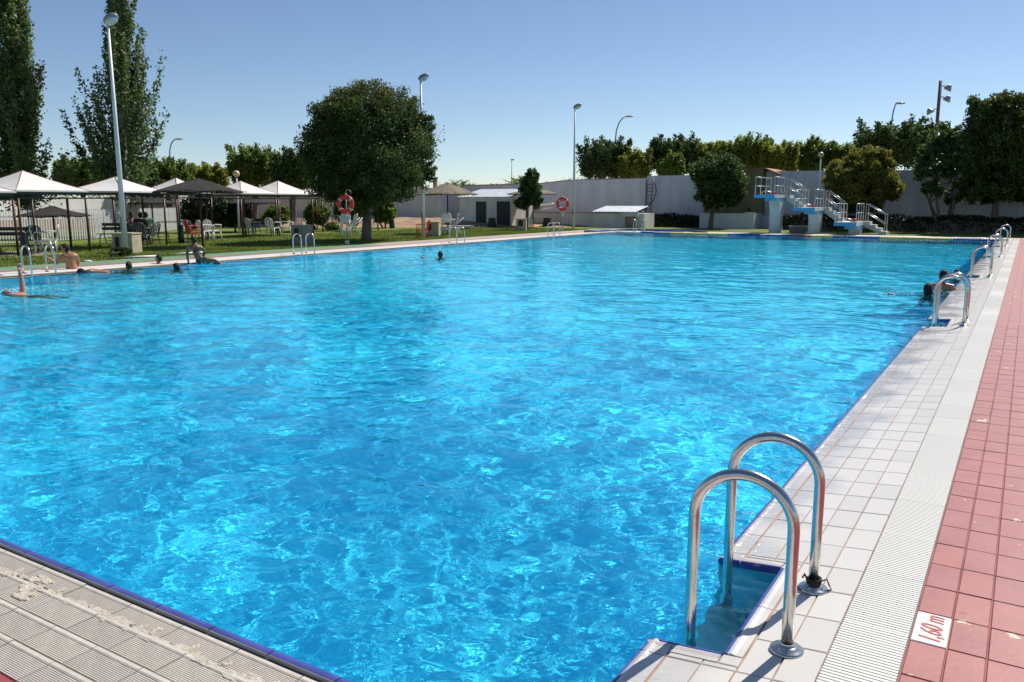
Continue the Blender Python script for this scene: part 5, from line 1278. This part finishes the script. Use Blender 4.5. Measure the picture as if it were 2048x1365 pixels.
ch = on_ray(871, 78); c = thing('chimney_stack', ch, 'small dark chimney stack over the wall by the round tree', 'chimney'); MB().box(-.15, .15, -.15, .15, 0, ZH(ch, 358)).build('stack', M_BRICK, c); MB().box(-.2, .2, -.2, .2, ZH(ch, 358)+.002, ZH(ch, 355)).build('cap', MD, c)
# ================================================================ people
def skin_mat(name, c): return mat(name, c, .42, var=.08, vscale=6)
SK_TAN = skin_mat('tanned_skin', (.36, .17, .09)); SK_DARK = skin_mat('deep_tan_skin', (.20, .09, .05)); SK_FAIR = skin_mat('fair_skin', (.48, .25, .16))
HAIR = mat('black_hair', (.012, .010, .009), .75, bump=.5, bscale=80, stretch=(1, 1, .3)); TRUNK = mat('dark_trunks', (.03, .035, .05), .6); TRUNKB = mat('blue_trunks', (.03, .10, .25), .6); SHIRTG = mat('green_shirt', (.02, .10, .07), .8); SHIRTD = mat('dark_shirt', (.025, .025, .03), .8); TROUS = mat('dark_trousers', (.02, .02, .025), .8); EYE = mat('eye_dark', (.01, .01, .01), .2)
def V3(*a): return Vector(a)
def body(label, loc, rz, J, skin, hairm=HAIR, trunks=None, shirt=None, long_=False, s=1., tilt=None, fingers=True, face=True, bob=1.):
    """J: joints in metres in the person's own space (x right, y facing, z up).  One continuous skinned surface."""
    t = thing('person', loc, label, 'person', rz)
    if tilt: t.rotation_euler = (tilt[0], tilt[1], rz)
    t.scale = (s, s, s)
    verts, rad, edges = [], [], []
    def add(p, r, par=None):
        verts.append(tuple(p)); rad.append(r); i = len(verts)-1
        if par is not None: edges.append((par, i))
        return i
    pel, che, nk, hd = [Vector(J[k]) for k in ('pelvis', 'chest', 'neck', 'head')]
    p = add(pel, (.125, .10)); w = add(pel.lerp(che, .45), (.105, .085), p); c = add(che, (.135, .10), w); c2 = add(che.lerp(nk, .6), (.09, .075), c); n = add(nk, (.048, .05), c2); add(nk.lerp(hd, .35), (.046, .05), n)
    for sd in ('l', 'r'):
        if sd+'sh' in J:
            sh, el, wr = [Vector(J[sd+k]) for k in ('sh', 'el', 'wr')]
            a = add(sh, (.056, .056), c2); b_ = add(sh.lerp(el, .5), (.045, .045), a); b_ = add(el, (.035, .035), b_); d = add(el.lerp(wr, .35), (.037, .037), b_); e = add(wr, (.024, .022), d)
            dr = (wr-el).normalized(); hv = Vector(J.get(sd+'hd', dr)).normalized()
            add(wr+hv*.05, (.033, .018), e); 
        if sd+'hip' in J:
            hp, kn, an = [Vector(J[sd+k]) for k in ('hip', 'kn', 'an')]; tor = (nk-pel).normalized()
            a = add(hp, (.085, .085), p); b_ = add(hp.lerp(kn, .5), (.072, .072), a); b_ = add(kn, (.052, .052), b_); d = add(kn.lerp(an, .35), (.054, .054), b_); e = add(an, (.035, .035), d); fv = Vector(J.get(sd+'ft', (0, 1, -.3))).normalized(); add(an+fv*.13, (.032, .022), e)
    me = bpy.data.meshes.new('body'); me.from_pydata(verts, edges, []); o = link('body', me, t); me.materials.append(skin)
    md = o.modifiers.new('skin', 'SKIN'); md.use_smooth_shade = True
    sv = me.skin_vertices[0].data
    for i, r in enumerate(rad): sv[i].radius = (r[0]*1.24, r[1]*1.24); sv[i].use_root = (i == 0)
    ss = o.modifiers.new('sub', 'SUBSURF'); ss.levels = ss.render_levels = 2
    # the head, shaped and joined on the neck
    ax = Vector(J.get('face', (0, 1, 0))).normalized(); up = (hd-nk).normalized(); up = (up-ax*up.dot(ax)).normalized(); rt = ax.cross(up)
    Mx = Matrix((rt, ax, up)).transposed()
    hb = MB(); vs = []; N1, N2 = 20, 14
    for i in range(N2+1):
        th = PI*i/N2
        for k in range(N1):
            a = 2*PI*k/N1; x, y, z = math.sin(th)*math.cos(a), math.sin(th)*math.sin(a), math.cos(th)
            rx = .076*(1-.22*max(0, -z)**1.5); ry = .095; yy = y*ry
            if z < 0 and y < 0: yy *= 1-.35*(-z)
            if z < -.3 and y > 0: yy *= .95
            v = V3(x*rx, yy, z*.118)
            fr = max(0, y)
            if fr > .5 and abs(x) < .25:
                if -.35 < z < .05: v.y += .020*(1-abs(x)/.25)*(1-abs(z+.25)/.35)    # nose
            if fr > .4 and .0 < z < .22: v.y -= .006                               # eye sockets
            if fr > .5 and -.62 < z < -.5: v.y += .006                              # lips
            vs.append(Mx @ v+hd)
    hb.add(vs, [(i*N1+k, (i+1)*N1+k, (i+1)*N1+(k+1) % N1, i*N1+(k+1) % N1) for i in range(N2) for k in range(N1)], True)
    for s_ in (-1, 1): hb.ell(Mx @ V3(s_*.078, -.005, -.005)+hd, (.012, .02, .03), 8, 6, Mx)
    hb.build('head', skin, t)
    if face:
        for s_ in (-1, 1): MB().ell(Mx @ V3(s_*.031, .082, .012)+hd, (.012, .008, .007), 8, 6, Mx).build('eye', EYE, t)
        MB().ell(Mx @ V3(0, .089, -.065)+hd, (.022, .006, .006), 8, 5, Mx).build('mouth', mat('lips', (.25, .07, .06), .5), t)
    # hair: a cap with thickness, uneven rim
    hc = MB(); vs = []; q = random.Random(len(label)); N1, N2 = 26, 9
    for i in range(N2+1):
        for k in range(N1):
            a = 2*PI*k/N1; front = max(0, math.sin(a)); lim = (.50+.14*(1-front)+.09*(math.sin(a) < -.2))*PI*bob if front < .35 else .33*PI
            lim *= 1+.05*math.sin(k*2.3)
            th = lim*i/N2; g = 1.07+.03*math.sin(5*a+3*th)+.02*math.sin(11*a+7*th)-(.07 if i == N2 else 0)
            vs.append(Mx @ V3(math.sin(th)*math.cos(a)*.078*g, math.sin(th)*math.sin(a)*.098*g-.004, math.cos(th)*.120*g)+hd)
    hc.add(vs, [(i*N1+k, (i+1)*N1+k, (i+1)*N1+(k+1) % N1, i*N1+(k+1) % N1) for i in range(N2) for k in range(N1)], True); hc.build('hair', hairm, t)
    # fingers close the hand
    for sd in ('l', 'r'):
        if sd+'sh' in J and fingers:
            el, wr = Vector(J[sd+'el']), Vector(J[sd+'wr']); dr = (wr-el).normalized(); hv = Vector(J.get(sd+'hd', dr)).normalized()
            side = hv.cross(Vector((0, 0, 1))); side = side.normalized() if side.length > .1 else Vector((1, 0, 0)); nrm = side.cross(hv).normalized(); cu = J.get(sd+'curl', .25)
            fm = MB()
            for fi, (o_, ln) in enumerate(((-.027, .062), (-.009, .072), (.009, .068), (.027, .052))):
                b0 = wr+hv*.07+side*o_; b1 = b0+(hv*math.cos(cu)-nrm*math.sin(cu))*ln*.5; b2 = b1+(hv*math.cos(cu*2.4)-nrm*math.sin(cu*2.4))*ln*.5
                fm.tube([b0-hv*.02, b0, b1, b2], [.009, .0095, .0085, .006], 6)
            b0 = wr+hv*.03-side*.03; fm.tube([b0, b0-side*.022+hv*.022, b0-side*.028+hv*.048-nrm*.01], [.011, .010, .007], 6)
            fo = fm.build('hand_digits', skin, t); fo['kind'] = 'stuff'
    def wrap(name, m, segs_):
        """clothing: closed sleeves lofted a little outside the body"""
        mb = MB()
        for pts, rs_ in segs_: mb.tube(pts, rs_, 14)
        return mb
    if trunks:
        me2 = bpy.data.meshes.new('swim_trunks'); vv = [tuple(pel.lerp(che, .12)), tuple(pel-(che-pel)*.05)]; rr2 = [(.122, .100), (.130, .108)]; ee = [(0, 1)]
        for sd in ('l', 'r'):
            if sd+'hip' in J:
                hp, kn = Vector(J[sd+'hip']), Vector(J[sd+'kn']); vv.append(tuple(hp)); rr2.append((.095, .095)); ee.append((1, len(vv)-1)); vv.append(tuple(hp.lerp(kn, .55))); rr2.append((.088, .088)); ee.append((len(vv)-2, len(vv)-1))
        me2.from_pydata(vv, ee, []); o2 = link('swim_trunks', me2, t); me2.materials.append(trunks); m2 = o2.modifiers.new('skin', 'SKIN'); m2.use_smooth_shade = True
        for i, r in enumerate(rr2): me2.skin_vertices[0].data[i].radius = (r[0]*1.27, r[1]*1.27); me2.skin_vertices[0].data[i].use_root = (i == 1)
        o2.modifiers.new('sub', 'SUBSURF').render_levels = 2
    if shirt:
        vv = [tuple(pel), tuple(pel.lerp(che, .5)), tuple(che), tuple(che.lerp(nk, .7))]; rr2 = [(.135, .115), (.125, .10), (.148, .112), (.085, .08)]; ee = [(0, 1), (1, 2), (2, 3)]
        for sd in ('l', 'r'):
            sh, el = Vector(J[sd+'sh']), Vector(J[sd+'el']); vv.append(tuple(sh)); rr2.append((.068, .068)); ee.append((3, len(vv)-1)); vv.append(tuple(sh.lerp(el, .7))); rr2.append((.060, .060)); ee.append((len(vv)-2, len(vv)-1))
        me2 = bpy.data.meshes.new('shirt'); me2.from_pydata(vv, ee, []); o2 = link('shirt', me2, t); me2.materials.append(shirt); m2 = o2.modifiers.new('skin', 'SKIN'); m2.use_smooth_shade = True
        for i, r in enumerate(rr2): me2.skin_vertices[0].data[i].radius = (r[0]*1.27, r[1]*1.27); me2.skin_vertices[0].data[i].use_root = (i == 0)
        o2.modifiers.new('sub', 'SUBSURF').render_levels = 2
    if long_:
        vv = [tuple(pel)]; rr2 = [(.14, .12)]; ee = []
        for sd in ('l', 'r'):
            hp, kn, an = [Vector(J[sd+k]) for k in ('hip', 'kn', 'an')]; b_ = 0
            for q_, r in ((hp, .095), (hp.lerp(kn, .5), .082), (kn, .064), (kn.lerp(an, .4), .062), (kn.lerp(an, .92), .05)): vv.append(tuple(q_)); rr2.append((r, r)); ee.append((b_, len(vv)-1)); b_ = len(vv)-1
        me2 = bpy.data.meshes.new('trousers'); me2.from_pydata(vv, ee, []); o2 = link('trousers', me2, t); me2.materials.append(TROUS); m2 = o2.modifiers.new('skin', 'SKIN'); m2.use_smooth_shade = True
        for i, r in enumerate(rr2): me2.skin_vertices[0].data[i].radius = (r[0]*1.27, r[1]*1.27); me2.skin_vertices[0].data[i].use_root = (i == 0)
        o2.modifiers.new('sub', 'SUBSURF').render_levels = 2
    return t
def joints(**k):
    J = dict(pelvis=(0, 0, 0), chest=(0, 0, .36), neck=(0, .01, .52), head=(0, .03, .66), lsh=(-.17, 0, .45), lel=(-.20, 0, .18), lwr=(-.20, .08, -.05), rsh=(.17, 0, .45), rel=(.20, 0, .18), rwr=(.20, .08, -.05),
             lhip=(-.085, 0, -.06), lkn=(-.10, .03, -.46), lan=(-.10, 0, -.86), rhip=(.085, 0, -.06), rkn=(.10, .03, -.46), ran=(.10, 0, -.86)); J.update(k); return J
def inwater(px, row): return G(px, row, WATER_Z)
vw = lambda p: math.atan2(-p[0], p[1])           # rotation that faces away from the camera
# standing boy at the ladder, water at his hips; seen from his left-back, reaching left
p = inwater(145, 543); f = vw(p)
J = joints(chest=(-.02, .02, .34), neck=(-.05, .05, .50), head=(-.12, .07, .62), face=(-.9, .35, -.1), lsh=(-.19, .03, .42), lel=(-.36, .10, .22), lwr=(-.56, .17, .40), lhd=(-.9, .1, .3), lcurl=1., rsh=(.12, .02, .43), rel=(.16, .10, .2), rwr=(-.0, .22, .05))
body('person standing in the water by the left edge, gripping the ladder rail', p+V3(0, 0, -.02), f, J, SK_TAN, trunks=TRUNKB, s=.92)
# boy hoisting himself on the edge
p = G(396, 524, -.0); p.x -= .05; f = vw(p)
J = joints(pelvis=(.05, 0, .06), chest=(-.02, .0, .36), neck=(-.04, .02, .52), head=(-.06, .04, .65), face=(-.7, .7, -.2), lsh=(-.20, 0, .44), lel=(-.27, .05, .24), lwr=(-.24, .02, .0), lhd=(0, .3, -1), lcurl=.2, rsh=(.15, 0, .42), rel=(.25, .06, .30), rwr=(.17, .05, .10), rhd=(-.5, 0, -1), rhip=(.14, -.02, .03), rkn=(.50, -.08, .03), ran=(.80, -.22, -.16), lhip=(.10, .08, .0), lkn=(.46, .06, .02), lan=(.66, -.20, -.26))
body('person hoisting himself onto the left pool edge with braced arms', p, f, J, SK_DARK, trunks=TRUNK, s=.88)
# swimmers along the left edge
def swimmer(px, row, label, dz, face, skin=SK_TAN, s=.9, prone=None, arms=None, bob=1., frot=0, fc=True, lift=0):
    p = inwater(px, row); J = joints(face=face, **(arms or {})); t = body(label, p+V3(0, 0, dz), vw(p)+frot, J, skin, trunks=TRUNK, s=s, bob=bob, face=fc)
    if prone is not None: t.rotation_euler = prone+(vw(p)+frot,)
    return t
up = dict(lel=(-.34, .12, .36), lwr=(-.30, .34, .38), rel=(.34, .12, .36), rwr=(.30, .34, .38))
J = joints(head=(0, .06, .66), face=(0, .8, .3), lel=(-.2, .22, .62), lwr=(-.15, .46, .70), rel=(.2, .22, .62), rwr=(.12, .48, .66))
p = inwater(215, 545); t = body('person swimming face down along the left edge, back at the surface', p+V3(.0, 0, -.06), vw(p)+1.35, J, SK_TAN, trunks=TRUNK, s=.85); t.rotation_euler = (-1.36, 0, vw(p)+1.35)
swimmer(259, 540, 'person up to the chin in water, second head from the ladder boy', -.50, (.5, .8, 0), arms=up)
swimmer(318, 531.5, 'person with head and shoulders above water near the edge', -.42, (-.9, .5, 0), arms=dict(up, lel=(-.32, .1, .40), lwr=(-.48, .2, .44)))
swimmer(353, 539, 'person with only dark hair and face above water, right of the group', -.55, (-.7, .6, -.3), SK_DARK, arms=up)
# backstroke swimmer with raised arm
p = inwater(46, 587)
J = joints(head=(0, .01, .67), face=(0.1, 1, .25), lsh=(-.17, 0, .45), lel=(-.19, .26, .50), lwr=(-.17, .50, .53), lhd=(.1, 1, .15), lcurl=.4)
t = body('person swimming backstroke on the left with one arm raised straight', p+V3(.45, -.1, -.10), 0, J, SK_FAIR, trunks=TRUNK, s=.95, hairm=mat('red_cap', (.35, .05, .04), .4)); 
R3 = Matrix(((-.10, .05, -.99), (.99, .0, -.10), (0, 1, .08))); 
# lie on the back: body axis z -> -x (head to the left), chest y -> up
zax = Vector((-.97, -.15, .10)).normalized(); yax = (Vector((0, 0, 1))-zax*zax.z).normalized(); xax = yax.cross(zax)
t.rotation_euler = Matrix((xax, yax, zax)).transposed().to_euler()
# lone swimmer in the middle
swimmer(881, 516, 'lone person swimming in the middle of the far pool', -.50, (.2, .9, 0), SK_DARK, arms=dict(lel=(-.40, .0, .47), lwr=(-.62, -.02, .58), rel=(.30, .1, .42), rwr=(.42, .25, .42)), fc=False)
# right hand group
swimmer(1856, 592, 'person with thick dark hair nearest the second ladder, arm trailing left', -.52, (.5, .85, 0), SK_DARK, s=.95, bob=1.25, arms=dict(lel=(-.42, -.02, .44), lwr=(-.66, -.10, .56), lhd=(-.9, .1, -.3), rel=(.3, .15, .4), rwr=(.35, .35, .4)), fc=False)
swimmer(1884, 581, 'person with bare brown shoulders partly behind the second ladder', -.36, (-.5, .8, 0), SK_TAN, s=.95, arms=dict(lel=(-.3, .1, .35), lwr=(-.3, .3, .36), rel=(.28, .05, .22), rwr=(.34, .2, .3)), fc=False)
swimmer(1913, 559, 'person holding the edge with one arm beyond the second ladder', -.50, (.1, 1, 0), SK_TAN, s=.92, arms=dict(rel=(.30, .12, .46), rwr=(.50, .22, .58), rhd=(1, .1, -.2), lel=(-.3, .1, .36), lwr=(-.3, .3, .38)), fc=False)
# seated group in the shade
def sit(base, rz, label, shirt, skin=SK_DARK, s=.95):
    p = G(*base); J = joints(lhip=(-.09, 0, -.03), rhip=(.09, 0, -.03), lkn=(-.12, .42, .0), rkn=(.12, .42, .02), lan=(-.12, .46, -.42), ran=(.12, .40, -.42), chest=(0, .05, .34), neck=(0, .08, .50), head=(0, .12, .63), lel=(-.24, .12, .2), lwr=(-.14, .34, .22), rel=(.24, .12, .2), rwr=(.14, .34, .24), lft=(0, 1, -.2), rft=(0, 1, -.2))
    return body(label, p+V3(0, 0, .50), rz, J, skin, shirt=shirt, long_=True, s=s)
sit((262, 487), -YAW-.6, 'person in dark shirt seated at the left of the shaded table', SHIRTD); sit((284, 492), YAW+.2, 'person in dark shirt sitting with back to the pool at the shaded table', SHIRTD); sit((300, 489), YAW+1.3, 'person in green shirt seated at the right of the shaded table', SHIRTG)
chair((262, 488), -YAW-.6+PI, M_PLG, 'grey chair under the leftmost seated person', group='grey chairs'); chair((284, 493), YAW+.2+PI, M_PLG, 'grey chair under the seated person with back turned', group='grey chairs'); chair((301, 490), YAW+1.3+PI, M_PLG, 'grey chair under the seated person in green', group='grey chairs')
# splash beads by swimmers and edge; opaque white paints in the sun sparkle
M_DROP = bpy.data.materials.new('white_sparkle_drop'); M_DROP.use_nodes = True; _b = M_DROP.node_tree.nodes['Principled BSDF']; _b.inputs['Base Color'].default_value = (.9, .95, 1, 1); _b.inputs['Roughness'].default_value = .25; _b.inputs['Transmission Weight'].default_value = .0; _b.inputs['IOR'].default_value = 1.33
dr = MB(); q = random.Random(9)
def drops(c, sx, sy, n, r=.012, zz=.03):
    for k in range(n):
        x, y = c[0]+q.gauss(0, sx), c[1]+q.gauss(0, sy); rr_ = r*q.uniform(.5, 1.5); dr.ell((x, y, WATER_Z+.02+abs(q.gauss(0, zz))), (rr_, rr_, rr_*.8), 6, 4)
for (px, row, n, sx) in ((12, 586, 40, .25), (30, 583, 60, .16), (75, 582, 25, .3), (1800, 589, 26, .2), (1820, 590, 24, .2), (1895, 590, 60, .15), (1925, 562, 40, .2), (375, 531, 16, .4), (420, 527, 20, .5), (265, 548, 12, .3)):
    c = inwater(px, row); drops(c, sx, sx, n, .008, .02)
for k in range(160):
    y = 3.6+q.random()**1.6*9; drops((EX-.02-abs(q.gauss(0, .05)), y), .02, .05, q.choice((1, 2, 4)), .0032, .012)  # tiny white beads stand in for glints along the wet edge
tag(dr.build('splashes_and_sparkle', M_DROP), kind='stuff', label='small splashes and white sparkle droplets along the pool edge', cat='water splash')
